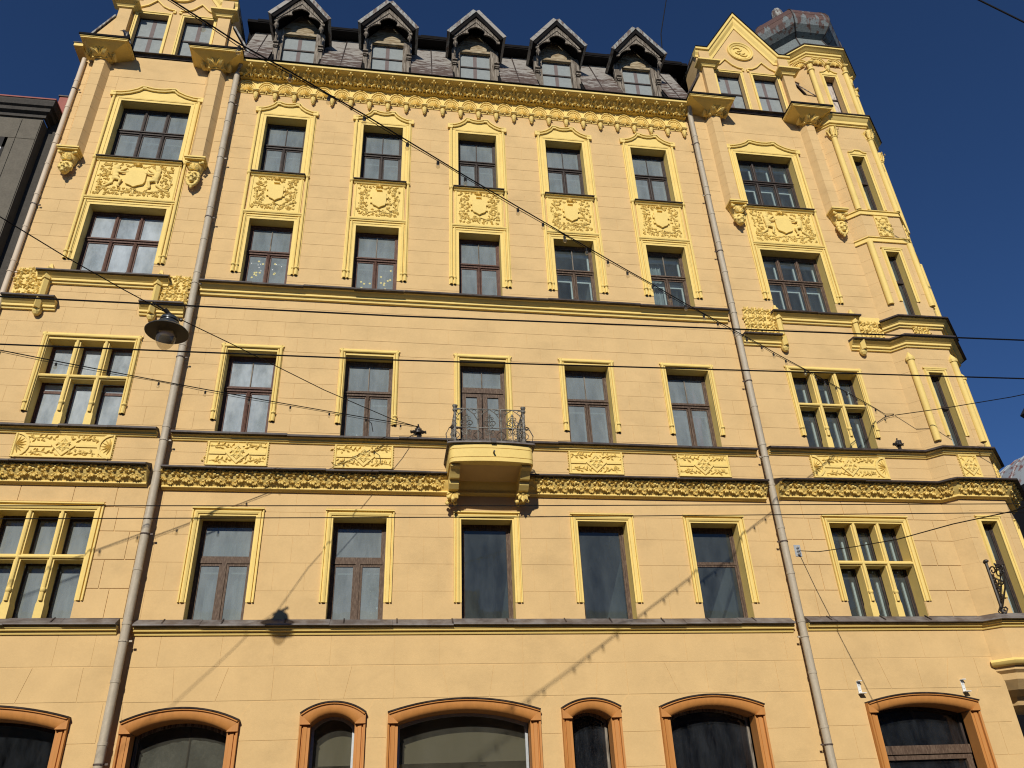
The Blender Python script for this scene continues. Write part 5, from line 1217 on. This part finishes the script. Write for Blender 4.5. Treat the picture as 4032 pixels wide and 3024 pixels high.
mb = MB(); mb.hprism(rr(x0 - .05, x1 + .05, pf + .05, .06), zt + .001, zt + .035); part('slab_flashing', mb, 'ledge', t)
mb = MB(); mb.quad((x0 + .1, .9, zb - .002), (x1 - .1, .9, zb - .002), (x1 - .1, .0, zb - .12), (x0 + .1, .0, zb - .12)); mb.box(x0 + .1, x1 - .1, -.01, .05, 8.30, 8.6); part('balcony_soffit', mb, 'wall', t)
for s, c in ((-1, x0 + .13), (1, x1 - .15)):
    w = .10; mb = MB()
    sec = [(0, 8.58), (.95, 8.58), (.95, 8.53), (.86, 8.49), (.78, 8.42), (.72, 8.36), (.62, 8.36), (.60, 8.28), (.5, 8.20), (.30, 8.17), (0, 8.08)]
    a = [mb.P(c - w, p, z) for p, z in sec]; b = [mb.P(c + w, p, z) for p, z in sec]; n = len(sec)
    mb.F(*a); mb.F(*b[::-1])
    for k in range(n): mb.F(a[k], a[(k + 1) % n], b[(k + 1) % n], b[k])
    q = part('console', mb, 'trim', t)
    mb = MB()
    for k in range(16): mb.ell(c + rnd.uniform(-.12, .12), .24 + rnd.uniform(-.08, .18), 8.12 - rnd.uniform(-.08, .16), .042, .042, .04, 6, 5)
    mb.leaf(c, 8.18, .36, R(-90), .20, .05, 5, .02); part('fruit_cluster', mb, 'trim', q, 50)
mb = MB(); mb.tube([(2.09, pf + .03, 8.76), (2.09, pf + .16, 8.76)], .02, 6); part('drain_stub', mb, 'iron', t)
part('clip', MB().box(2.04, 2.14, pf + .06, pf + .13, 8.97, 9.07), 'iron', t)
rp = .96; rx0, rx1, rz0, rz1 = 1.30, 2.78, 9.05, 9.87
def scroll(mb, x, z, r, d, s, turns=1.3, rad=.011, side=None):
    pts = []
    for k in range(15):
        a = d + s * k / 14 * turns * 2 * math.pi; rr_ = r * (1 - .72 * k / 14); u, v = x + rr_ * math.cos(a), z + rr_ * math.sin(a)
        pts.append((u, rp, v) if side is None else (side, u, v))
    mb.tube(pts, rad, 4)
def rail_panel(a, b, side=None, n=3):
    P3 = (lambda u, v: (u, rp, v)) if side is None else (lambda u, v: (side, u, v))
    mb = MB(); w = (b - a) / n; zm = 9.42
    for z in (rz0, zm, rz1): mb.tube([P3(a, z), P3(b, z)], .013, 5)
    part('rail', mb, 'iron_grey', t); mb = MB()
    for k in range(n + 1): mb.tube([P3(a + w * k, rz0), P3(a + w * k, rz1)], .017, 5)
    part('baluster', mb, 'iron_grey', t)
    for k in range(n):
        c = a + w * (k + .5); mb = MB(); e = w / .493
        mb.tube([P3(c, rz0), P3(c, 9.70)], .013, 5)
        for d in (-1, 1):
            mb.tube([P3(c + d * w * .5, 9.42), P3(c + d * w * .48, 9.60), P3(c + d * w * .30, 9.76), P3(c, rz1)], .010, 4)
            scroll(mb, c + d * .05 * e, 9.645, .045 * e, R(180) if d > 0 else 0, -d, 1.2, .010, side); scroll(mb, c + d * .075 * e, 9.53, .07 * e, R(180) if d > 0 else 0, -d, 1.2, .012, side)
            scroll(mb, c + d * .05 * e, 9.46, .04 * e, R(180), -d, 1.0, .009, side)
            for zz in (9.34, 9.14): scroll(mb, c + d * .06 * e, zz, .055 * e, R(180) if d > 0 else 0, d, 1.2, .010, side); scroll(mb, c + d * .06 * e, zz - .08, .04 * e, R(180) if d > 0 else 0, -d, 1.1, .009, side)
            pts = []
            for q in range(21): an_ = 2 * math.pi * q / 20; rr_ = .075 * e * (1 + .28 * abs(math.cos(2 * an_))); pts.append(P3(c + d * w * .5 + rr_ * math.cos(an_) * (1 if True else 1), 9.24 + rr_ * math.sin(an_)))
            mb.tube(pts, .009, 4)
            pts = [P3(c + d * w * .33 + .05 * e * math.cos(R(30 * q)), 9.80 + .05 * math.sin(R(30 * q))) for q in range(13)]; mb.tube(pts, .008, 4)
        mb.ell(*P3(c, 9.735), .022, .022, .035, 6, 5); mb.ell(*P3(c, 9.715), .04, .02, .014, 6, 4)
        part('scrollwork', mb, 'iron_grey', t)
rail_panel(rx0, rx1); rail_panel(.10, rp, rx0, 2); rail_panel(.10, rp, rx1, 2)
for s, x in ((-1, rx0), (1, rx1)):
    mb = MB(); mb.tube([(x, rp, rz0 - .06), (x, rp, rz1 - .06)], .03, 8)
    for k in range(24): a = k * .9; mb.ell(x + .028 * math.cos(a), rp + .028 * math.sin(a), rz0 + k * .032, .014, .014, .02, 5, 4)
    mb.lathe(x, rp, [(.03, rz1 - .08), (.05, rz1 - .06), (.055, rz1 - .02), (.03, rz1), (.05, rz1 + .03), (.06, rz1 + .07)], 8); part('corner_post', mb, 'iron_grey', t)
    mb = MB(); mb.tube([(x, rp, 9.42), (x + s * .12, rp, 9.40), (x + s * .19, rp, 9.25), (x + s * .16, rp, 9.08), (x + s * .05, rp, 9.02)], .012, 5); scroll(mb, x + s * .06, 9.42, .05, 0, s, 1.2, .012); scroll(mb, x + s * .06, 9.08, .05, 0, s, 1.2, .012); part('side_scroll', mb, 'iron', t)
#--PART5--
# ------------------------------------------------------------------ street lamp, wires, string lights
def cat_pts(a, b, sag, n=24):
    a, b = Vector(a), Vector(b); return [tuple(a.lerp(b, k / n) - Vector((0, 0, sag * 4 * (k / n) * (1 - k / n)))) for k in range(n + 1)]
def wire(name, label, cat, pts, r, m='cable', n=6, group=None):
    return thing(name, label, cat, group=group, me=MB().tube(pts, r, n).mesh(name), m=m)
# tramway wires along the street
wire('tram_wire', 'upper thick black tram wire running above the lamp shade across the street', 'wire', [(-12, 9.0, 6.5), (0, 9.05, 6.5), (12, 9.32, 6.5), (24, 9.6, 6.5)], .0088)
wire('tram_wire', 'second thick black tram wire crossing just below the hanging lamp', 'wire', [(-12, 8.10, 6.5), (0, 8.18, 6.5), (12, 8.5, 6.5), (24, 8.8, 6.5)], .0088)
wire('tram_wire', 'thin black tram wire passing under the balcony, higher of the low pair', 'wire', [(-14, 5.95, 5.5), (-5, 6.02, 5.5), (1.6, 6.33, 5.5), (9.0, 6.75, 5.5), (24, 7.6, 5.5)], .0065)
wire('tram_wire', 'thin black tram wire across the first floor window heads, lower of the low pair', 'wire', [(-14, 5.45, 5.5), (-5, 5.58, 5.5), (1.7, 5.93, 5.5), (9.2, 6.43, 5.5), (24, 7.5, 5.5)], .0065)
# wall fixings
def rosette(x, p, z, label, s=1.0):
    t = thing('wire_anchor', label, 'wall anchor', (x, -p, z), 'ornate iron wire anchors on the wall'); mb = MB()
    mb.lathe(0, .05, [(.0, -.05), (.055, -.05), (.07, 0), (.055, .05), (0, .05)], 10, sp=.7)
    for k in range(8): a = R(45 * k); mb.petal(0, 0, 0.02, a, (.17 if k % 2 == 0 else .11) * s, .035, .03)
    part('plate', mb, 'iron', t)
    mb = MB(); mb.tube([(0, .06, 0), (.0, .14, 0.01)], .022, 6); mb.lathe(0, .10, [(.05, -.055), (.05, .055)], 8, sp=.5)
    for k in range(4): a = R(90 * k); mb.ell(.16 * s * math.cos(a), .03, .16 * s * math.sin(a), .022, .02, .022, 6, 4)
    part('hook', mb, 'iron', t); return t
rosette(.56, 0.01, 9.76, 'ornate black iron wire anchor on the wall left of the balcony')
rosette(12.10, PB + .01, 9.76, 'ornate iron wire anchor on the wall just left of the corner oriel', .8)
# string of festoon bulbs
def festoon(name, label, curve, bulbs, tail=None, group='festoon light strings'):
    t = thing(name, label, 'string lights', (0, 0, 0), group)
    part('cable', MB().tube(curve, .009, 6), 'cable', t)
    n = len(curve); c2 = [(x + .0, p, z - .018 - .03 * abs(math.sin(k * .9))) for k, (x, p, z) in enumerate(curve)]
    part('support_wire', MB().tube(c2, .005, 5), 'cable', t)
    if tail: part('cable_tail', MB().tube(tail, .009, 5), 'cable', t)
    for (x, p, z) in bulbs:
        mb = MB(); tx, tp = rnd.uniform(-.012, .012), rnd.uniform(-.012, .012)
        mb.lathe(x, p, [(.010, z + .0), (.018, z - .01), (.020, z - .055), (.016, z - .06)], 8); o = part('bulb_socket', mb, 'cable', t)
        mb = MB(); mb.lathe(x, p, [(.014, z - .058), (.024, z - .075), (.028, z - .095), (.021, z - .118), (.0, z - .127)], 10); part('bulb', mb, 'bulb', o, 50)
A = [(-2.04, 10.53, 8.93), (-1.73, 10.3, 8.93), (-1.25, 9.95, 9.0), (-.86, 9.66, 9.04), (-.47, 9.38, 9.08), (.04, 9.0, 9.12), (.43, 8.71, 9.15), (.8, 8.44, 9.17), (1.58, 7.87, 9.24), (1.99, 7.56, 9.29), (2.36, 7.29, 9.32), (2.76, 6.99, 9.37), (3.17, 6.69, 9.41), (3.57, 6.39, 9.46), (4.11, 6.0, 9.52), (4.5, 5.71, 9.56), (4.88, 5.43, 9.60), (5.35, 5.08, 9.67), (5.72, 4.81, 9.71), (6.16, 4.49, 9.77), (6.55, 4.2, 9.82), (7.01, 3.86, 9.89), (7.39, 3.58, 9.93), (7.8, 3.28, 9.98), (8.49, 2.77, 10.08), (8.88, 2.48, 10.13), (9.23, 2.23, 10.17), (9.7, 1.88, 10.24), (10.16, 1.54, 10.30), (10.59, 1.22, 10.36), (10.98, .93, 10.41), (11.47, .57, 10.47), (11.95, .22, 10.51)]
ca = [(-9.5, 16.0, 9.45), (-6.5, 13.8, 9.08), (-4.5, 12.35, 8.93), (-3.2, 11.4, 8.90)] + A + [(12.25, .15, 10.56)]
festoon('festoon_lights', 'long bulb string slanting across the facade from the left gable to the corner oriel', [(x, p, z + .03) for x, p, z in ca], A)
Bp = []
for k in range(14):
    f = k / 13; p = .35 + f * 5.0; x = .55 - 1.915 * (p - .15); Bp.append((x, p, 9.80 - .245 * (p - .15) + .012 * (p - .15) ** 2))
cb = [(.56, .13, 9.80)] + Bp + [(-12.5, 7.0, 8.75), (-17, 9.4, 8.6)]
festoon('festoon_lights', 'short bulb string crossing the lower left windows to the anchor beside the balcony', [(x, p, z + .03) for x, p, z in cb], [Bp[k] for k in range(0, 14)][0:10] + [(-7.6, 4.42, 8.98), (-8.9, 5.1, 8.87)], [Bp[1], (Bp[1][0] + .12, Bp[1][1], Bp[1][2] - .10), (Bp[1][0] + .16, Bp[1][1], Bp[1][2] - .30)])
lw = [(.56, .13, 9.82), (.0, .86, 9.60), (-1.32, 2.52, 9.31), (-2.72, 4.28, 9.12), (-3.3, 5.10, 8.98), (-3.53, 5.42, 8.93), (-3.98, 5.88, 8.95), (-4.55, 6.6, 8.93), (-5.11, 7.31, 8.95), (-8.2, 11.2, 9.1), (-11, 14.7, 9.5)]
wire('lamp_span_wire', 'thin black span wire carrying the hanging street lamp above the left downpipe', 'wire', lw, .008)
lp = thing('street_lamp', 'grey enamelled street lamp with wide round shade and clear globe hanging on a span wire', 'street lamp', (-3.43, -5.36, 8.575))
mb = MB(); mb.lathe(0, 0, [(.315, .0), (.318, .008), (.30, .03), (.23, .075), (.185, .095), (.18, .135), (.165, .16), (.145, .17), (.135, .185)], 36); part('shade', mb, 'lamp', lp, 40)
mb = MB(); mb.lathe(0, 0, [(.125, .183), (.125, .205), (.14, .21), (.14, .225), (.13, .26), (.09, .285), (.03, .295)], 30); part('canopy', mb, 'lamp', lp, 40)
mb = MB(); mb.lathe(0, 0, [(.313, -.002), (.25, .03), (.20, .06), (.20, .075), (.17, .08), (.0, .085)], 36); part('shade_lining', mb, 'lamp_in', lp, 40)
mb = MB(); mb.lathe(0, 0, [(.13, .03), (.13, .078), (.0, .079)], 20); mb.box(-.10, .10, -.07, .07, -.005, .03); part('reflector', mb, 'reflector', lp, 40)
mb = MB(); mb.lathe(0, 0, [(.145, .06), (.148, .0), (.148, -.08), (.132, -.16), (.10, -.23), (.055, -.28), (.02, -.30), (.0, -.303)], 28); part('globe', mb, 'globe', lp, 60)
mb = MB(); mb.tube([(.02, 0, .29), (-.03, .03, .34), (-.08, .08, .375)], .034, 8); mb.tube([(-.02, -.02, .30), (.11, -.10, .315)], .02, 6); mb.ell(.13, -.115, .32, .035, .03, .025, 6, 5); mb.tube([(-.22, .22, .40), (-.10, .10, .365), (.0, .0, .345), (.12, -.11, .325)], .014, 6); part('hanger', mb, 'iron', lp)
# right hand wires
wire('stay_wire', 'thin black stay wire leaving the upper festoon anchor towards the right edge', 'wire', [(12.27, .15, 10.56), (12.95, .97, 10.33), (13.85, 2.05, 10.07), (14.9, 3.3, 9.85), (17.5, 6.4, 9.6)], .010)
pl = thing('wire_plate', 'small galvanised wall plate holding a span wire beside the right downpipe', 'wall plate', (8.88, -(PB + .005), 7.06), me=MB().box(-.075, .075, 0, .02, -.13, .13).ell(0, .05, .06, .035, .05, .03, 6, 5).ell(0, .05, -.01, .035, .05, .03, 6, 5).ell(0, .05, -.08, .035, .05, .03, 6, 5).mesh('wire_plate'), m='steel')
wire('span_wire', 'thin dark span wire from the wall plate by the right downpipe out over the street', 'wire', [(8.88, PB + .05, 7.05), (8.86, 1.0, 6.75), (8.83, 2.4, 6.38), (8.80, 3.7, 6.06), (8.76, 5.2, 5.78), (8.70, 6.55, 5.47), (8.6, 10, 5.1)], .009)
wire('roof_cable', 'thin dark cable rising from the roof beside the rightmost dormer into the sky', 'cable', [(8.70, -1.0, 25.2), (8.80, -1.0, 26.3), (9.35, -1.0, 28.6), (9.9, -1.0, 31)], .018)
wire('sky_wire', 'black overhead cable crossing the top right corner of the sky', 'cable', [(12.0, 6.0, 19.75), (13.43, 6.0, 18.72), (14.36, 6.0, 18.03), (16.5, 6.0, 16.5)], .022)
for x, lb in ((9.54, 'small white metal bracket on the wall above the left end of the rightmost shop arch'), (11.86, 'small white metal bracket on the wall above the right end of the rightmost shop arch')):
    mb = MB(); mb.box(-.035, .035, 0, .012, -.12, .12); mb.box(-.04, .04, 0, .10, .115, .13); mb.box(-.05, .07, 0, .12, -.12, -.105); mb.ell(0, .02, .05, .015, .015, .015, 6, 4); mb.ell(0, .02, -.04, .015, .015, .015, 6, 4)
    thing('wall_bracket', lb, 'bracket', (x, -(PB + .006), 4.20), 'small white wall brackets', mb.mesh('wall_bracket'), 'white')
ib = thing('sign_bracket', 'black wrought iron scroll bracket on the corner oriel beside its lowest window', 'bracket', (13.12, -.415, 6.1))
mb = MB(); mb.tube([(0, .02, -.52), (0, .02, .62)], .028, 6); mb.ell(0, .03, .66, .06, .06, .04, 8, 5); mb.ell(0, .03, -.56, .05, .05, .05, 8, 5)
for s in (-1, 1): mb.tube([(0, .03, -.48), (s * .06, .05, -.46), (s * .10, .06, -.40), (s * .07, .06, -.36), (s * .03, .05, -.38)], .02, 5)
part('backbar', mb, 'iron', ib)
mb = MB(); mb.tube([(0, .02, -.40), (.02, .30, .0), (.02, .42, .30), (.02, .36, .42)], .02, 5); mb.tube([(0, .02, -.30), (.02, .2, .05), (.02, .3, .32)], .016, 5)
def sscroll(mb, p, z, r, d, s, n=14):
    mb.tube([(.01, p + r * (1 - .7 * k / n) * math.cos(d + s * 7 * k / n), z + r * (1 - .7 * k / n) * math.sin(d + s * 7 * k / n)) for k in range(n + 1)], .017, 5)
for p, z, r, d, s in ((.13, .42, .10, 3.1, -1), (.28, .34, .13, 1.5, -1), (.13, .18, .09, 3.1, 1), (.24, .14, .08, 0, -1), (.10, .0, .07, 3.1, -1), (.12, -.14, .06, 3.1, 1), (.40, .42, .07, 3, 1), (.08, -.26, .045, 3.1, -1)): sscroll(mb, p, z, r, d, s)
for k in range(6): mb.petal(.01, .42 + .05 * math.sin(k), .2 + .04 * k, R(60 * k), .09, .03, .03)
part('scrolls', mb, 'iron', ib)
# the crow on the eave slab
cw = thing('crow', 'black crow perched on the left eave slab below the left gable', 'bird', (-7.60, -.74, 21.067))
mb = MB()
def seg(pts, rs):
    for (a, b, r, q) in zip(pts, pts[1:], rs, rs[1:]): mb.tube([a, b], r, 10, q); mb.ell(*b, q, q, q, 10, 6)
    mb.ell(*pts[0], rs[0], rs[0], rs[0], 10, 6)
seg([(-.09, .0, .31), (-.06, 0, .27), (.0, 0, .18), (.05, 0, .09), (.09, 0, .03)], [.042, .045, .075, .07, .04])
mb.tube([(.07, 0, .07), (.15, 0, -.12), (.18, 0, -.20)], .045, 8, .022)
part('body', MB(), 'feather', cw) if False else None
bm_ = remesh(mb, .012, 'crow_body'); o = link('body', bm_, 'feather', cw)
mb = MB(); mb.tube([(-.125, 0, .315), (-.20, 0, .30)], .016, 6, .003); part('beak', mb, 'iron', cw)
for s in (-1, 1):
    mb = MB(); mb.tube([(.03, s * .03, .07), (.02, s * .03, .0)], .009, 5); mb.tube([(-.03, s * .03, .003), (.04, s * .03, .003)], .007, 4); part('leg', mb, 'iron', cw)
    mb = MB(); mb.ell(.04, s * .062, .12, .05, .018, .11, 8, 6); part('wing', mb, 'feather', cw, 60)
    mb = MB(); mb.ell(-.105, s * .036, .32, .006, .004, .006, 6, 4); part('eye', mb, 'lamp', cw)
# pink cloth behind the rightmost second floor window
mb = MB(); n = 12
for (za, zb, w0, w1) in ((9.75, 10.35, .05, .07), (10.35, 10.95, .08, .14), (10.95, 11.35, .05, .03)):
    for k in range(n):
        f = lambda q, w: (7.36 + w * (q / n - .5) * 1.6, -.42 - .02 * math.sin(q * 1.9))
        a, b, c, d = f(k, w0), f(k + 1, w0), f(k + 1, w1), f(k, w1); mb.quad((*a, za), (*b, za), (*c, zb), (*d, zb))
thing('pink_cloth', 'crumpled pink cloth hanging inside the rightmost narrow second floor window', 'curtain', me=mb.mesh('pink_cloth'), m='pinkcloth')

# ------------------------------------------------------------------ neighbours
nb = thing('grey_building', 'dark grey rendered neighbouring building with a heavy cornice at the left edge', 'building', (0, 0, 0))
part('wall', MB().box(-22, -9.32, -8, -.02, 0, 18.55), 'grey_wall', nb)
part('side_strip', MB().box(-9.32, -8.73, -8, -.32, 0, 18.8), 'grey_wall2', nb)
zz = [0, 3.6, 7.15, 10.7, 14.25, 17.8, 18.5]; xx = [-14.8, -12.3, -9.8, -9.33]
for a, b in zip(xx, xx[1:]):
    for c, d in zip(zz, zz[1:]):
        part('panel', MB().box(a + .008, b - .008, -.021, .0, c + .008, d - .008), 'grey_wall', nb)
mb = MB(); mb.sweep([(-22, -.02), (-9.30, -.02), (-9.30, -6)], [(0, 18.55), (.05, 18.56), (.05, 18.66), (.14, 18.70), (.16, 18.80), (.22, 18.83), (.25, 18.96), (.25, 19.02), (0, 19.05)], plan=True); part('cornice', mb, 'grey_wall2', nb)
mb = MB(); mb.sweep([(-22, -.02), (-9.30, -.02), (-9.30, -6)], [(-.2, 19.10), (.27, 19.06), (.27, 19.02), (-.2, 19.02)], plan=True); part('cornice_flashing', mb, 'pink', nb)
w = part('window', MB().box(-11.6, -9.97, -.06, .006, 17.45, 17.8).box(-10.04, -9.97, -.06, .006, 15.9, 17.8).box(-11.6, -11.53, -.06, .006, 15.9, 17.8), 'far_dark', nb); part('pane', MB().box(-11.6, -9.98, -.05, .003, 15.95, 17.6), 'curtain', w)
part('parapet', MB().box(-9.45, -8.8, -3.0, -.6, 18.6, 20.1), 'pink', nb); part('parapet_flashing', MB().box(-9.48, -8.8, -3.0, -.57, 20.10, 20.14), 'lead', nb)

fb = thing('domed_building', 'distant grey building with a ribbed metal dome and a chimney at the right edge', 'building', (38.55, 20.0, 0))
mb = MB(); n = 36; ring = [(6.2, 17.1), (5.9, 17.8), (5.2, 18.6), (4.2, 19.3), (3.0, 19.75), (1.5, 20.05), (.0, 20.15)]
mb.lathe(0, 0, ring, n); part('dome', mb, 'far_roof', fb, 30)
for k in range(n):
    a = 2 * math.pi * k / n
    if math.sin(a) > -.4 or True: mb = MB(); mb.tube([(r * 1.003 * math.cos(a), r * 1.003 * math.sin(a), z) for r, z in ring[:-1]], .05, 4); part('standing_seam', mb, 'far_roof', fb)
for k in range(5):
    a = R(100 + 14 * k); part('snow_stop', MB().box(5.6 * math.cos(a) - .14, 5.6 * math.cos(a) + .14, 5.6 * math.sin(a) - .1, 5.6 * math.sin(a) + .1, 17.9, 18.1), 'far_stone', fb)
mb = MB(); mb.box(-4.95, -3.6, 3.2, 4.6, 15.0, 18.5); ch = part('chimney', mb, 'far_stone', fb); part('chimney_cap', MB().box(-5.05, -3.5, 3.1, 4.7, 18.5, 18.7), 'far_stone', ch)
part('chimney', MB().box(-5.6, -5.0, 2.6, 4.0, 13.0, 17.5), 'far_stone', fb)
part('wall', MB().box(-6.1, 8, -6, 6.1, 0, 17.05), 'far_dark', fb)
part('gable_eave', MB().prism([(-2.75, 22.2), (-1.2, 24.0), (2, 24.0), (2, 21.5), (-2.4, 21.9)], .0, 1.2), 'far_dark', fb)
part('gable_wall', MB().box(-2.35, 2, .0, 1.0, 20.0, 21.9), 'far_stone', fb)

ob = thing('opposite_building', 'plain shaded building across the street, seen only as a reflection in the panes', 'building', (0, -21.6, 0))
mb = MB(); wall = MB().box(-40, 45, 0 + .0, .0 + 10, 0, 11.0)
wall.v = [(x, y, z) for x, y, z in wall.v]; part('wall', wall, 'opp', ob)
part('cornice', MB().box(-40.2, 45.2, -.25, 10.2, 11.0, 11.3), 'opp', ob); part('roof_block', MB().box(3.3, 4.5, .3, 3, 11.3, 12.7), 'opp', ob); part('roof', MB().hprism([(-40, -.1), (45, -.1), (45, 10), (-40, 10)], 11.3, 11.6), 'black_and_shade', ob)
for k in range(16):
    for r in range(3): w = part('window', MB().box(-15 + 2.6 * k, -13.8 + 2.6 * k, -.04, .02, 1.5 + 3.5 * r, 3.6 + 3.5 * r), 'wood_dark', ob)
